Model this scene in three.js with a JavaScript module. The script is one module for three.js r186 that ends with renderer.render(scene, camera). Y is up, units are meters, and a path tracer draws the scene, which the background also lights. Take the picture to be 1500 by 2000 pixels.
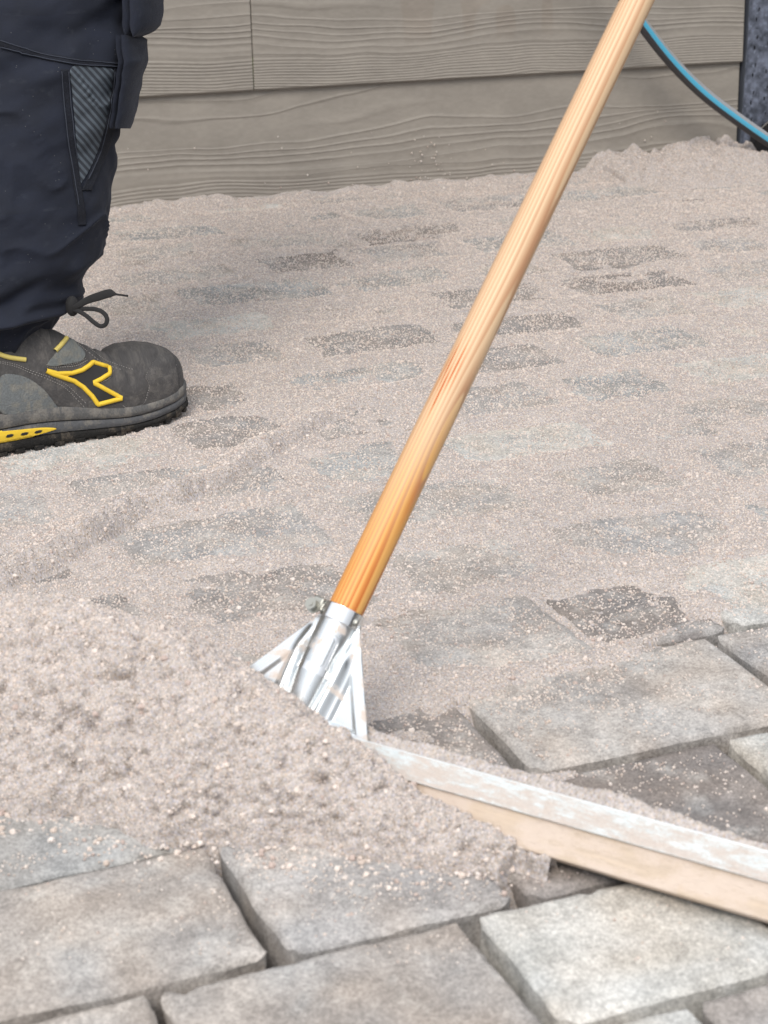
import * as THREE from 'three';
import { mergeGeometries } from 'three/addons/utils/BufferGeometryUtils.js';
import { MeshBVH, acceleratedRaycast } from 'three-mesh-bvh';
import { RoundedBoxGeometry } from 'three/addons/geometries/RoundedBoxGeometry.js';

/* ------------------------------------------------------------------ camera, sky, sun, exposure */
const V3 = (x, y, z) => new THREE.Vector3(x, y, z);
const scene = new THREE.Scene();
const FPX = 3650, CAM_H = 0.65, PITCH = Math.atan(1380 / FPX);
const camera = new THREE.PerspectiveCamera(2 * Math.atan(1000 / FPX) * 180 / Math.PI, 0.75, 0.05, 400);
camera.position.set(0, CAM_H, 0);
camera.rotation.set(-PITCH, 0, 0);
camera.focus = 2.0;
camera.userData.fStop = 14;
scene.add(camera);
camera.updateMatrixWorld(true);

const renderer = new THREE.WebGLRenderer({ antialias: true });
renderer.toneMapping = THREE.LinearToneMapping;
renderer.toneMappingExposure = 1.8;
renderer.shadowMap.enabled = true;

const SUN_DIR = V3(-0.18, 0.74, 0.65).normalize();
{
  const W = 256, Hh = 128, data = new Float32Array(W * Hh * 4);
  for (let j = 0; j < Hh; j++) for (let i = 0; i < W; i++) {
    const el = ((j + 0.5) / Hh - 0.5) * Math.PI, az = ((i + 0.5) / W - 0.5) * 2 * Math.PI;
    const d = V3(Math.cos(el) * Math.cos(az), Math.sin(el), Math.cos(el) * Math.sin(az));
    const s = Math.max(0, Math.sin(el));
    // overcast: brighter overhead, a broad soft patch of thinner cloud where the sun stands
    let L = 0.62 * (1 + 2 * s) / 3 * 1.55;
    const c = Math.max(0, d.dot(SUN_DIR));
    L *= 1 + 0.55 * Math.pow(c, 6);
    L *= 1 + 0.05 * Math.sin(3 * az + 2 * Math.sin(5 * el)) * Math.cos(el);
    const k = (j * W + i) * 4;
    data[k] = L * 0.965; data[k + 1] = L * 0.995; data[k + 2] = L * 1.05; data[k + 3] = 1;
  }
  const sky = new THREE.DataTexture(data, W, Hh, THREE.RGBAFormat, THREE.FloatType);
  sky.mapping = THREE.EquirectangularReflectionMapping;
  sky.magFilter = THREE.LinearFilter; sky.needsUpdate = true;
  scene.background = sky; scene.environment = sky;
}
const sun = new THREE.DirectionalLight(0xfff4e6, 1.1);
sun.position.copy(SUN_DIR).multiplyScalar(10).add(V3(0, 0, -2));
sun.target.position.set(0, 0, -2); scene.add(sun, sun.target);
sun.castShadow = true; sun.shadow.radius = 40;
Object.assign(sun.shadow.camera, { left: -4, right: 4, top: 4, bottom: -4, near: 0.5, far: 30 });
sun.shadow.mapSize.set(2048, 2048);

/* ------------------------------------------------------------------ helpers */
let seed = 12345;
const rnd = () => { seed = (seed + 0x6d2b79f5) | 0; let t = Math.imul(seed ^ (seed >>> 15), 1 | seed); t = (t + Math.imul(t ^ (t >>> 7), 61 | t)) ^ t; return ((t ^ (t >>> 14)) >>> 0) / 4294967296; };
const rr = (a, b) => a + (b - a) * rnd();
const clamp = (x, a = 0, b = 1) => x < a ? a : x > b ? b : x;
const lerp = (a, b, t) => a + (b - a) * t;
const sstep = (a, b, x) => { const t = clamp((x - a) / (b - a)); return t * t * (3 - 2 * t); };
const hash = (x, y, s) => { let h = Math.imul(x, 374761393) + Math.imul(y, 668265263) + Math.imul(s, 974634777) | 0; h = Math.imul(h ^ (h >>> 13), 1274126177); return ((h ^ (h >>> 16)) >>> 0) / 4294967296; };
function n2(x, y, s = 0) {                                   // value noise, 0..1
  const xi = Math.floor(x), yi = Math.floor(y), fx = x - xi, fy = y - yi;
  const u = fx * fx * (3 - 2 * fx), v = fy * fy * (3 - 2 * fy);
  const a = hash(xi, yi, s), b = hash(xi + 1, yi, s), c = hash(xi, yi + 1, s), d = hash(xi + 1, yi + 1, s);
  return a + (b - a) * u + (c - a) * v + (a - b - c + d) * u * v;
}
const sn = (x, y, s = 0) => 2 * n2(x, y, s) - 1;
function fbm(x, y, s, oct = 4) { let a = 0.5, r = 0, t = 0; for (let i = 0; i < oct; i++) { r += a * sn(x, y, s + i * 17); t += a; a *= 0.5; x = x * 2.03 + 3.1; y = y * 2.03 + 1.7; } return r / t; }
function tn(x, y, p, s) {                                    // value noise that repeats every p cells
  const xi = Math.floor(x), yi = Math.floor(y), fx = x - xi, fy = y - yi, m = (k) => ((k % p) + p) % p;
  const u = fx * fx * (3 - 2 * fx), v = fy * fy * (3 - 2 * fy);
  const a = hash(m(xi), m(yi), s), b = hash(m(xi + 1), m(yi), s), c = hash(m(xi), m(yi + 1), s), d = hash(m(xi + 1), m(yi + 1), s);
  return a + (b - a) * u + (c - a) * v + (a - b - c + d) * u * v;
}
function lumps(x, y, s) {                                    // rounded crumbs: 1 at a crumb's centre, 0 between crumbs
  const xi = Math.floor(x), yi = Math.floor(y); let best = 9;
  for (let j = -1; j <= 1; j++) for (let i = -1; i <= 1; i++) {
    const px = xi + i + hash(xi + i, yi + j, s), py = yi + j + hash(xi + i, yi + j, s + 1);
    const k = 0.75 + 0.7 * hash(xi + i, yi + j, s + 2), d = ((px - x) ** 2 + (py - y) ** 2) * k; if (d < best) best = d;
  }
  return Math.sqrt(Math.max(0, 1 - best * 1.25));
}

// a viewing ray through a place in the photograph, used to measure where things stand
const CAM = camera.position.clone();
const rayDir = (u, v) => V3((u - 750) / FPX, -(v - 1000) / FPX, -1).applyQuaternion(camera.quaternion);
const onGround = (u, v, y = 0) => { const d = rayDir(u, v); return CAM.clone().addScaledVector(d, (y - CAM.y) / d.y); };
const onPlane = (u, v, n, p) => { const d = rayDir(u, v); return CAM.clone().addScaledVector(d, n.dot(p.clone().sub(CAM)) / n.dot(d)); };
const atDepth = (u, v, z) => CAM.clone().addScaledVector(rayDir(u, v), z);   // z = distance along the lens axis

const TH = 22.87 * Math.PI / 180;
const EA = V3(Math.cos(TH), 0, -Math.sin(TH)), EB = V3(Math.sin(TH), 0, Math.cos(TH));   // along the paver courses / across them, towards the camera
const AB = (a, b, y = 0) => V3(EA.x * a + EB.x * b, y, EA.z * a + EB.z * b);
const toA = (x, z) => x * EA.x + z * EA.z, toB = (x, z) => x * EB.x + z * EB.z;

const used = new Map();
const numbered = (name) => { const k = used.get(name) || 0; used.set(name, k + 1); return k ? name + '_' + String(k).padStart(3, '0') : name; };
function shade(o) { o.traverse((m) => { if (m.isMesh) { m.castShadow = true; m.receiveShadow = true; } }); return o; }
function mesh(name, geo, mat, parent) { const m = new THREE.Mesh(geo, mat); m.name = name; m.castShadow = m.receiveShadow = true; parent.add(m); return m; }
function tag(o, label, category, group) { Object.assign(o.userData, { label, category }); if (group) o.userData.group = group; return o; }
function std(color, roughness, extra = {}) { return new THREE.MeshStandardMaterial({ color: Array.isArray(color) ? new THREE.Color().setRGB(...color) : color, roughness, metalness: 0, ...extra }); }
function texture(w, h, fn, srgb, rep = true) {
  const d = new Uint8Array(w * h * 4);
  for (let j = 0; j < h; j++) for (let i = 0; i < w; i++) { const c = fn(i, j, i / w, j / h), k = (j * w + i) * 4; for (let q = 0; q < 3; q++) d[k + q] = clamp(Array.isArray(c) ? c[q] : c) * 255; d[k + 3] = 255; }
  const t = new THREE.DataTexture(d, w, h); t.magFilter = t.minFilter = THREE.LinearFilter;
  if (rep) t.wrapS = t.wrapT = THREE.RepeatWrapping;
  if (srgb) t.colorSpace = THREE.SRGBColorSpace;
  t.needsUpdate = true; return t;
}
function gridGeo(nu, nv, fn, keep, uvScale) {               // fn(i, j) -> Vector3; a sheet of (nu+1) x (nv+1) points
  const pos = new Float32Array((nu + 1) * (nv + 1) * 3), uv = new Float32Array((nu + 1) * (nv + 1) * 2), idx = [];
  const ok = new Uint8Array((nu + 1) * (nv + 1));
  for (let j = 0; j <= nv; j++) for (let i = 0; i <= nu; i++) {
    const k = j * (nu + 1) + i, p = fn(i, j);
    if (p) { pos[k * 3] = p.x; pos[k * 3 + 1] = p.y; pos[k * 3 + 2] = p.z; ok[k] = 1; }
    if (uvScale) { if (p) { uv[k * 2] = (p.along ?? p.x) / uvScale; uv[k * 2 + 1] = (p.down ?? p.z) / uvScale; } } else { uv[k * 2] = i / nu; uv[k * 2 + 1] = j / nv; }
  }
  for (let j = 0; j < nv; j++) for (let i = 0; i < nu; i++) {
    const a = j * (nu + 1) + i, b = a + 1, c = a + nu + 1, d = c + 1;
    if (!(ok[a] && ok[b] && ok[c] && ok[d])) continue;
    if (keep && !keep(pos, a, b, c, d)) continue;
    idx.push(a, c, b, b, c, d);
  }
  // drop unused points
  const map = new Int32Array((nu + 1) * (nv + 1)).fill(-1); let n = 0;
  for (const q of idx) if (map[q] < 0) map[q] = n++;
  const P = new Float32Array(n * 3), U = new Float32Array(n * 2);
  for (let k = 0; k < map.length; k++) if (map[k] >= 0) { P.set(pos.subarray(k * 3, k * 3 + 3), map[k] * 3); U.set(uv.subarray(k * 2, k * 2 + 2), map[k] * 2); }
  const g = new THREE.BufferGeometry();
  g.setAttribute('position', new THREE.BufferAttribute(P, 3)); g.setAttribute('uv', new THREE.BufferAttribute(U, 2));
  g.setIndex(new THREE.BufferAttribute(Uint32Array.from(idx, (q) => map[q]), 1)); g.computeVertexNormals(); return g;
}
const tube = (pts, r, seg = 0, rad = 8, closed = false) => new THREE.TubeGeometry(new THREE.CatmullRomCurve3(pts, closed, 'centripetal'), seg || pts.length * 6, r, rad, closed);
const frameM = (x, y, z, p) => new THREE.Matrix4().makeBasis(x, y, z).setPosition(p);
// shared wear / grain textures
const grainTex = texture(1024, 1024, (i, j, u, v) => {
  let k = 0.80 + 0.10 * (tn(u * 24, v * 24, 24, 1) - 0.5) + 0.10 * (tn(u * 96, v * 96, 96, 2) - 0.5) + 0.22 * (tn(u * 300, v * 300, 300, 3) - 0.5);
  const g = hash(i, j, 9); if (g > 0.985) k += 0.16; if (g < 0.03) k -= 0.2;
  const w = tn(u * 11, v * 11, 11, 6) - 0.5; return [k + w * 0.03, k, k - w * 0.03];
}, true);
const grainBump = texture(1024, 1024, (i, j, u, v) => 0.5 + 0.5 * (tn(u * 140, v * 140, 140, 4) - 0.5) + 0.4 * (tn(u * 400, v * 400, 400, 5) - 0.5) - (hash(i >> 1, j >> 1, 8) > 0.985 ? 0.35 : 0), false);
const sandTex = texture(1024, 1024, (i, j, u, v) => {        // 0.36 m across
  const g = hash(i >> 1, j >> 1, 21), f = hash(i, j, 22), c = tn(u * 260, v * 260, 260, 23), big = tn(u * 26, v * 26, 26, 24) - 0.5;
  let k = 0.82 + 0.14 * (c - 0.5) + 0.10 * (f - 0.5) + 0.05 * big, r = 1.0, b = 1.0;
  if (g > 0.93) { k += 0.12; b = 1.05; } else if (g < 0.05) { k -= 0.24; b = 0.96; } else if (g < 0.16) { r = 1.06; b = 0.93; k -= 0.05; } else if (g < 0.26) { b = 1.08; r = 0.97; }
  return [k * r, k, k * b];
}, true);
const sandBump = texture(1024, 1024, (i, j, u, v) => 0.25 + 0.45 * lumps(u * 190, v * 190, 31) + 0.3 * tn(u * 330, v * 330, 330, 33), false);
const SAND = [0.64, 0.58, 0.54];
const sandMat = std(SAND, 0.95, { map: sandTex, bumpMap: sandBump, bumpScale: 0.0011 });

/* ------------------------------------------------------------------ ground */
{
  const g = new THREE.PlaneGeometry(300, 300, 8, 8).rotateX(-Math.PI / 2).translate(0, -0.078, 0);
  const uv = g.attributes.uv; for (let i = 0; i < uv.count; i++) uv.setXY(i, uv.getX(i) * 600, uv.getY(i) * 600);
  const m = mesh('ground', g, std([0.20, 0.18, 0.16], 0.95, { map: grainTex, bumpMap: grainBump, bumpScale: 0.002 }), scene);
  m.userData.kind = 'structure';
}

// outline of the swept area on the ground
const covPoly = [[1900, 1110], [1500, 1196], [1395, 1236], [1310, 1285], [1200, 1342], [1060, 1392], [940, 1400], [905, 1440], [990, 1500], [1130, 1475], [1180, 1500], [1000, 1560], [700, 1620], [-500, 1560]].map(([u, v]) => { const g = onGround(u, v); return [g.x, g.z]; });
covPoly.push([-3, -1.4], [-3, -5], [5, -5], [5, -1.6]);
function covDist(x, z) {                                     // > 0 inside the swept area
  let inside = false, best = 9;
  for (let i = 0, j = covPoly.length - 1; i < covPoly.length; j = i++) {
    const [xi, zi] = covPoly[i], [xj, zj] = covPoly[j];
    if ((zi > z) !== (zj > z) && x < (xj - xi) * (z - zi) / (zj - zi) + xi) inside = !inside;
    const vx = xj - xi, vz = zj - zi, t = clamp(((x - xi) * vx + (z - zi) * vz) / (vx * vx + vz * vz)), d = Math.hypot(x - xi - vx * t, z - zi - vz * t);
    if (d < best) best = d;
  }
  return inside ? best : -best;
}
/* ------------------------------------------------------------------ pavers */
// every stone: [a0, a1, b0, b1] of its joint centre lines; the near courses follow the photograph
const rowEdges = [-0.50, -0.637, -0.777, -0.908, -1.053, -1.214];
while (rowEdges[rowEdges.length - 1] > -3.05) rowEdges.push(rowEdges[rowEdges.length - 1] - 0.1475);
const fixedRows = {
  1: [-0.13, 0.085, 0.305, 0.520, 0.69, 0.92], 2: [-0.19, 0.04, 0.234, 0.438, 0.612, 0.83], 3: [-0.10, 0.105, 0.316, 0.481, 0.713, 0.93, 1.1],
  4: [-0.05, 0.14, 0.352, 0.561, 0.805, 0.98, 1.2], 5: [-0.02, 0.18, 0.335, 0.535, 0.708, 0.834, 1.06, 1.23], 6: [0.02, 0.22, 0.40, 0.60, 0.772, 0.99, 1.15, 1.35],
};
const stones = [];
for (let r = 0; r < rowEdges.length - 1; r++) {
  const b1 = rowEdges[r], b0 = rowEdges[r + 1];
  let ed = fixedRows[r];
  if (!ed) { ed = [-0.5 + rr(0, 0.2)]; while (ed[ed.length - 1] < 2.5) ed.push(ed[ed.length - 1] + [0.157, 0.172, 0.206, 0.232][Math.floor(rnd() * 4)]); }
  for (let k = 0; k < ed.length - 1; k++) {
    const a0 = ed[k], a1 = ed[k + 1], c = AB((a0 + a1) / 2, (b0 + b1) / 2);
    const lim = 0.2056 * (-c.z * 0.9354 + 0.23) + 0.24;
    if (Math.abs(c.x) > lim) continue;
    stones.push({ a0, a1, b0, b1, r, tilt: [rr(-1, 1) * 0.006, rr(-1, 1) * 0.006], dy: rr(-0.0022, 0.0018), s: Math.floor(rnd() * 1e6), expo: rnd() });
  }
}
const stoneAt = (a, b) => stones.find((t) => a >= t.a0 && a <= t.a1 && b >= t.b0 && b <= t.b1);
// look of each stone: light, warm grey, pinkish, dark brown-grey
const LOOK = { light: [[0.57, 0.56, 0.53], [0.47, 0.45, 0.41]], warm: [[0.45, 0.418, 0.388], [0.325, 0.294, 0.27]], mid: [[0.41, 0.388, 0.372], [0.29, 0.27, 0.258]], dark: [[0.29, 0.262, 0.245], [0.185, 0.165, 0.155]], grey: [[0.40, 0.40, 0.39], [0.27, 0.268, 0.262]] };
const lookFor = [];
const setLook = (a, b, k) => lookFor.push([a, b, k]);
setLook(0.50, -0.84, 'light'); setLook(0.33, -0.84, 'warm'); setLook(0.22, -0.98, 'warm'); setLook(0.40, -0.98, 'mid'); setLook(0.60, -0.98, 'dark'); setLook(0.78, -0.98, 'light');
setLook(0.68, -1.13, 'warm'); setLook(0.46, -1.13, 'dark'); setLook(0.90, -1.13, 'mid'); setLook(0.77, -1.29, 'dark'); setLook(0.94, -1.28, 'light'); setLook(0.62, -1.29, 'warm'); setLook(0.88, -1.43, 'mid');
{ const g = onGround(1210, 765); setLook(toA(g.x, g.z), toB(g.x, g.z), 'grey'); } setLook(1.363, -2.357, 'dark'); setLook(1.144, -2.713, 'dark'); setLook(1.764, -2.811, 'dark'); setLook(0.12, -0.84, 'warm'); setLook(0.06, -0.98, 'mid'); setLook(0.6, -0.7, 'mid'); setLook(0.41, -0.7, 'light'); setLook(0.2, -0.7, 'warm');
const PAVE_K = 1.46;
const paverMat = std(0xffffff, 0.9, { map: grainTex, bumpMap: grainBump, bumpScale: 0.00045, vertexColors: true });
const TOPY = (st, a, b) => {                                 // height of a stone's top
  const ca = (st.a0 + st.a1) / 2, cb = (st.b0 + st.b1) / 2;
  return st.dy + (a - ca) * st.tilt[0] + (b - cb) * st.tilt[1];
};
{
  const pavement = new THREE.Group(); pavement.name = 'pavement'; pavement.userData.kind = 'structure'; scene.add(pavement);
  for (const st of stones) {
    const ca = (st.a0 + st.a1) / 2, cb = (st.b0 + st.b1) / 2, near = cb > -1.55;
    const ja = rr(0.0080, 0.0110), jb = rr(0.0090, 0.0120);
    const hw = (st.a1 - st.a0) / 2 - ja / 2, hd = (st.b1 - st.b0) / 2 - jb / 2, hh = 0.07;
    let look = LOOK[['mid', 'warm', 'grey', 'dark', 'grey', 'light'][st.s % 6]], key = null;
    for (const [a, b, k] of lookFor) if (a > st.a0 && a < st.a1 && b > st.b0 && b < st.b1) { look = LOOK[k]; key = k; }
    const wc = AB(ca, cb), cd = covDist(wc.x, wc.z), dustK = cd > 0 ? (key === 'dark' ? 0.18 : st.s % 7 === 0 ? 0.12 : 0.42) : key === 'dark' ? 0.05 : 0.12; // sand dust lying on the stone
    const nx = near ? Math.round(hw * 2 / 0.005) : 12, nz = near ? Math.round(hd * 2 / 0.005) : 8, ny = near ? 10 : 4;
    const g = new THREE.BoxGeometry(2, 2, 2, nx, ny, nz), p = g.attributes.position, col = new Float32Array(p.count * 3), uv = g.attributes.uv;
    const ox = hash(st.s, 1, 2) * 5, oz = hash(st.s, 2, 3) * 5, R = 0.0055, corner = 0.009;
    const qx = [0, 0, 0, 0].map((_, k) => rr(-0.0022, 0.0022)), qz = [0, 0, 0, 0].map(() => rr(-0.0018, 0.0018));
    for (let i = 0; i < p.count; i++) {
      const sx = p.getX(i), sy = p.getY(i), sz = p.getZ(i);
      // ease the parameters so that more points fall near the edges, then round the edges
      const ease = (t) => Math.sign(t) * (1 - Math.pow(1 - Math.abs(t), 1.25));
      let X = ease(sx) * hw, Z = ease(sz) * hd, Y = sy > 0 ? -0.035 + ease(sy) * 0.035 : -0.035 + sy * 0.035;
      // plan corner rounding
      let ix = clamp(X, -(hw - corner), hw - corner), iz = clamp(Z, -(hd - corner), hd - corner), dx = X - ix, dz = Z - iz, dl = Math.max(Math.abs(dx), Math.abs(dz)), de = Math.hypot(dx, dz);
      if (de > 0) { X = ix + dx / de * dl; Z = iz + dz / de * dl; }
      // top edge rounding
      const ex = hw - Math.abs(X), ez = hd - Math.abs(Z), e = Math.min(ex, ez);
      let yTop = 0; if (e < R) yTop = -(R - Math.sqrt(Math.max(0, R * R - (R - e) ** 2))) * 0.75;
      if (sy > 0.999) Y = yTop; else if (sy > -0.999) Y = Math.min(Y, -0.004) ;
      const wx = (X + ca) * 60, wz = (Z + cb) * 60;
      // tumbled edges: wandering outline, chips
      const out = clamp(1 - e / 0.009), rag = fbm(wx * 0.55 + ox + Y * 30, wz * 0.55 + oz + Y * 42, st.s % 97, 3) * 0.0024 + fbm(wx * 1.3, wz * 1.3 + Y * 70, st.s % 89, 2) * 0.0008;
      const chip = Math.max(0, fbm(wx * 0.8 + 9 + Y * 40, wz * 0.8 + Y * 30, st.s % 71, 2) - 0.42) * 0.012;
      const cx = Math.abs(X) / hw, cz = Math.abs(Z) / hd;
      X += Math.sign(X) * out * (cx > cz ? rag - chip : 0) + (qx[(X > 0 ? 1 : 0) + (Z > 0 ? 2 : 0)] * cx * cz);
      Z += Math.sign(Z) * out * (cz >= cx ? rag - chip : 0) + (qz[(X > 0 ? 1 : 0) + (Z > 0 ? 2 : 0)] * cx * cz);
      if (sy > 0) Y += -chip * out * 0.8 + fbm(wx * 0.7, wz * 0.7, st.s % 61, 3) * 0.0011 * (sy > 0.9 ? 1 : 0);
      const a = ca + X, b = cb + Z, w = AB(a, b);
      p.setXYZ(i, w.x, Y + TOPY(st, a, b), w.z);
      uv.setXY(i, (a - Math.sign(X) * Y * (cx > cz ? 1 : 0.25)) / 0.33 + ox, (b - Math.sign(Z) * Y * (cz >= cx ? 1 : 0.25)) / 0.33 + oz);
      // mottled concrete: two mixes of cement run into each other
      let t = sstep(-0.28, 0.32, fbm(wx * 0.22 + ox * 3, wz * 0.3 + oz * 3, st.s % 53, 4) + 0.1);
      const lime = sstep(0.18, 0.5, fbm(wx * 0.8 + oz, wz * 0.8 + ox, st.s % 47, 4)) * 0.55;
      for (let q = 0; q < 3; q++) { let v = lerp(look[0][q], look[1][q], t * 0.85); v = lerp(v, [0.54, 0.53, 0.51][q], lime * 0.65); v = lerp(v, [0.49, 0.468, 0.445][q] / PAVE_K * 1.22, Math.min(1, dustK * (0.8 + 0.5 * fbm(wx * 1.5, wz * 1.5, 44, 3)))); v = Math.min(1, v * PAVE_K); col[i * 3 + q] = v; }
    }
    g.setAttribute('color', new THREE.BufferAttribute(col, 3)); g.computeVertexNormals();
    mesh(numbered('paver'), g, paverMat, pavement);
  }
}

/* ------------------------------------------------------------------ the tool's place, needed by the heap in front of it */
const BAR0 = onGround(1040, 1665, 0.012), BAR1 = onGround(1500, 1800, 0.012);
const E1 = BAR1.clone().sub(BAR0).normalize();
const HDIR = V3(0.237, 0.431, -0.259).normalize();
const HP = HDIR.clone().addScaledVector(E1, -HDIR.dot(E1)).normalize();
const FN = E1.clone().cross(HP).normalize(); if (FN.y < 0) FN.negate();      // the face that looks at the camera
const E2 = V3(-E1.z, 0, E1.x); if (E2.z < 0) E2.negate();                      // level, out from the face
const barP = (s, L, n = 0) => BAR0.clone().addScaledVector(E1, s).addScaledVector(HP, L).addScaledVector(FN, n);

/* ------------------------------------------------------------------ sand: swept layer over the pavement */
// bare patches where the broom has cleaned a stone: centre and half sizes along and across the courses
const bare = [[1215, 1192, 200, 58, 1], [1250, 1048, 190, 36, 0.85], [980, 1262, 85, 40, 0.6], [860, 1430, 130, 50, 1], [820, 955, 180, 40, 0.55], [1210, 765, 120, 30, 0.8], [760, 470, 130, 26, 1], [1205, 540, 95, 25, 1.15], [1345, 392, 45, 9, 1.1], [1190, 600, 55, 16, 0.7],
  [1270, 580, 90, 9, 0.7], [1060, 560, 55, 22, 0.75], [840, 525, 80, 16, 0.7], [630, 556, 40, 9, 0.9], [440, 625, 160, 13, 0.75], [350, 560, 150, 28, 0.6], [790, 655, 110, 22, 0.75], [690, 860, 90, 35, 0.65], [1400, 865, 110, 40, 0.75], [1240, 890, 80, 28, 0.6], [400, 790, 80, 30, 0.55],
  [640, 420, 90, 12, 0.7], [290, 455, 60, 18, 0.65], [270, 520, 60, 14, 0.6], [1090, 385, 60, 8, 0.8], [1260, 400, 60, 7, 0.7], [1300, 450, 110, 9, 0.55], [1420, 480, 80, 10, 0.65], [1020, 440, 90, 12, 0.6], [450, 1150, 130, 45, 0.5], [200, 935, 110, 35, 0.55], [620, 1030, 150, 34, 0.45], [870, 1150, 90, 26, 0.4], [560, 930, 60, 18, 0.6], [1440, 1000, 80, 30, 0.5], [1470, 1150, 120, 45, 0.9], [740, 600, 50, 9, 0.6], [960, 870, 90, 20, 0.5],
].map(([u, v, du, dv, w]) => { const c = onGround(u, v), l = onGround(u - du, v), t = onGround(u, v - dv), q = onGround(u, v + dv); return { a: toA(c.x, c.z), b: toB(c.x, c.z), ra: (c.x - l.x) * 1.02, rb: t.distanceTo(q) / 2, w }; });
const ridge = [[-300, 1290], [0, 1140], [90, 1105], [190, 1050], [270, 1000], [330, 985], [420, 950], [500, 900], [600, 840], [700, 790], [860, 735]].map(([u, v]) => { const g = onGround(u, v); return [g.x, g.z]; });
function ridgeAt(x, z) {
  let best = 9, at = 0, side = 1;
  for (let i = 0; i < ridge.length - 1; i++) {
    const [xj, zj] = ridge[i], [xi, zi] = ridge[i + 1], vx = xi - xj, vz = zi - zj, t = clamp(((x - xj) * vx + (z - zj) * vz) / (vx * vx + vz * vz)), d = Math.hypot(x - xj - vx * t, z - zj - vz * t);
    if (d < best) { best = d; at = (i + t) / (ridge.length - 1); side = Math.sign(vx * (z - zj) - vz * (x - xj)); }
  }
  const w = 0.038 * (1 - at * 0.5), amp = 0.0135 * (1 - sstep(0.6, 1, at)) + 0.0020;
  const d = side > 0 ? best / (w * 0.6) : best / (w * 1.3);
  return d > 1 ? 0 : amp * (1 - d * d) * (0.7 + 0.5 * n2(x * 40, z * 40, 5)) + 0.0075 * (1 - d) * (1 - 0.6 * at) * lumps(x * 100, z * 100, 6);
}
function sandH(x, z) {
  const a = toA(x, z), b = toB(x, z), d = covDist(x, z);
  const low = fbm(x * 9, z * 9, 101, 3), mid = fbm(x * 45, z * 60, 111, 2);
  let h = 0.0027 + 0.0008 * fbm(x * 150, z * 150, 117, 2) + low * 0.0022 + mid * 0.0011;
  // thinner over the middle of each stone, thicker over the joints
  const st = stoneAt(a, b);
  if (st) {
    const ex = Math.min(a - st.a0, st.a1 - a), ez = Math.min(b - st.b0, st.b1 - b), e = Math.min(ex, ez);
    h -= sstep(0.006, 0.05, e) * 0.0050 * (0.55 + 1.1 * hash(st.s, 7, 7));
    h += TOPY(st, a, b) * 0.5;
  }
  // across the strokes: sand trails lie along the courses
  const streak = fbm(a * 7, b * 26, 131, 3); h += streak * 0.0016;
  let p = 0;
  for (const q of bare) { const da = (a - q.a) / q.ra, db = (b - q.b) / q.rb; const r2 = da * da + db * db; if (r2 < 2.6) { const s = q.w * (1 - sstep(0.35, 1.35, Math.sqrt(r2) + 0.35 * low + 0.3 * mid)); if (s > p) p = Math.min(1, s); } }
  h = lerp(h, -0.0024 + low * 0.0013 + mid * 0.0012 + streak * 0.0012 + 0.0010 * fbm(x * 130, z * 130, 115, 2), p);
  h = Math.max(h, -0.0055);
  h += ridgeAt(x, z);
  // bank along the wall
  const wd = b + 3.105, big = sstep(1.69, 1.78, a + 0.01 * low) * (1 - sstep(2.045, 2.085, a + 0.01 * mid)), bank = 0.001 + 0.007 * n2(a * 5, 3, 141) + 0.006 * n2(a * 19, 5, 142) + big * (0.026 + 0.012 * n2(a * 13, 2, 145)) + 0.010 * Math.exp(-(((a - 0.985) / 0.045) ** 2));
  const bw = 0.05 + 1.4 * bank + 0.06 * n2(a * 8, 1, 143) + big * 0.09; if (wd < bw) { const t = 1 - clamp(wd / bw); h += bank * Math.pow(t, big > 0.5 ? 0.6 : 1.2) * (1 + 0.6 * fbm(a * 34, b * 34, 144, 3)); }
  // clods on thicker sand
  const thick = sstep(0.002, 0.012, h);
  h += thick * ((0.0016 + 0.0042 * sstep(0.012, 0.024, h)) * (lumps(x * 95, z * 95, 151) - 0.5)) + 0.0008 * (lumps(x * 170, z * 170, 153) - 0.45);
  if (d < 0.03) { const e = d - 0.03 + fbm(x * 26, z * 26, 161, 3) * 0.016; if (e < 0) h += e * 0.85; }
  return h;
}
{
  const ST = 0.0021, z0 = -1.08, z1 = -3.95, x0 = -0.95, x1 = 1.15;
  const nx = Math.round((x1 - x0) / ST), nz = Math.round((z0 - z1) / ST), tmp = V3(0, 0, 0);
  const g = gridGeo(nx, nz, (i, j) => {
    const x = x0 + i * ST, z = z0 - j * ST, lim = 0.2056 * (-z * 0.9354 + 0.23) + 0.13;
    if (Math.abs(x) > lim) return null;
    const b = toB(x, z); if (b < -3.12) return null;
    const h = sandH(x, z); if (h < -0.06) return null;
    return tmp.set(x, h, z);
  }, null, 0.36);
  // rows run away from the camera: flip so that faces look up
  const ix = g.index.array; for (let k = 0; k < ix.length; k += 3) { const t = ix[k]; ix[k] = ix[k + 1]; ix[k + 1] = t; } g.computeVertexNormals();
  const layer = mesh('sand_layer', g, sandMat, scene);
  layer.userData.kind = 'stuff'; tag(layer, 'thin pinkish beige jointing sand swept over the pavement up to the wall', 'sand');
  globalThis.sandLayer = layer;
}

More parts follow.
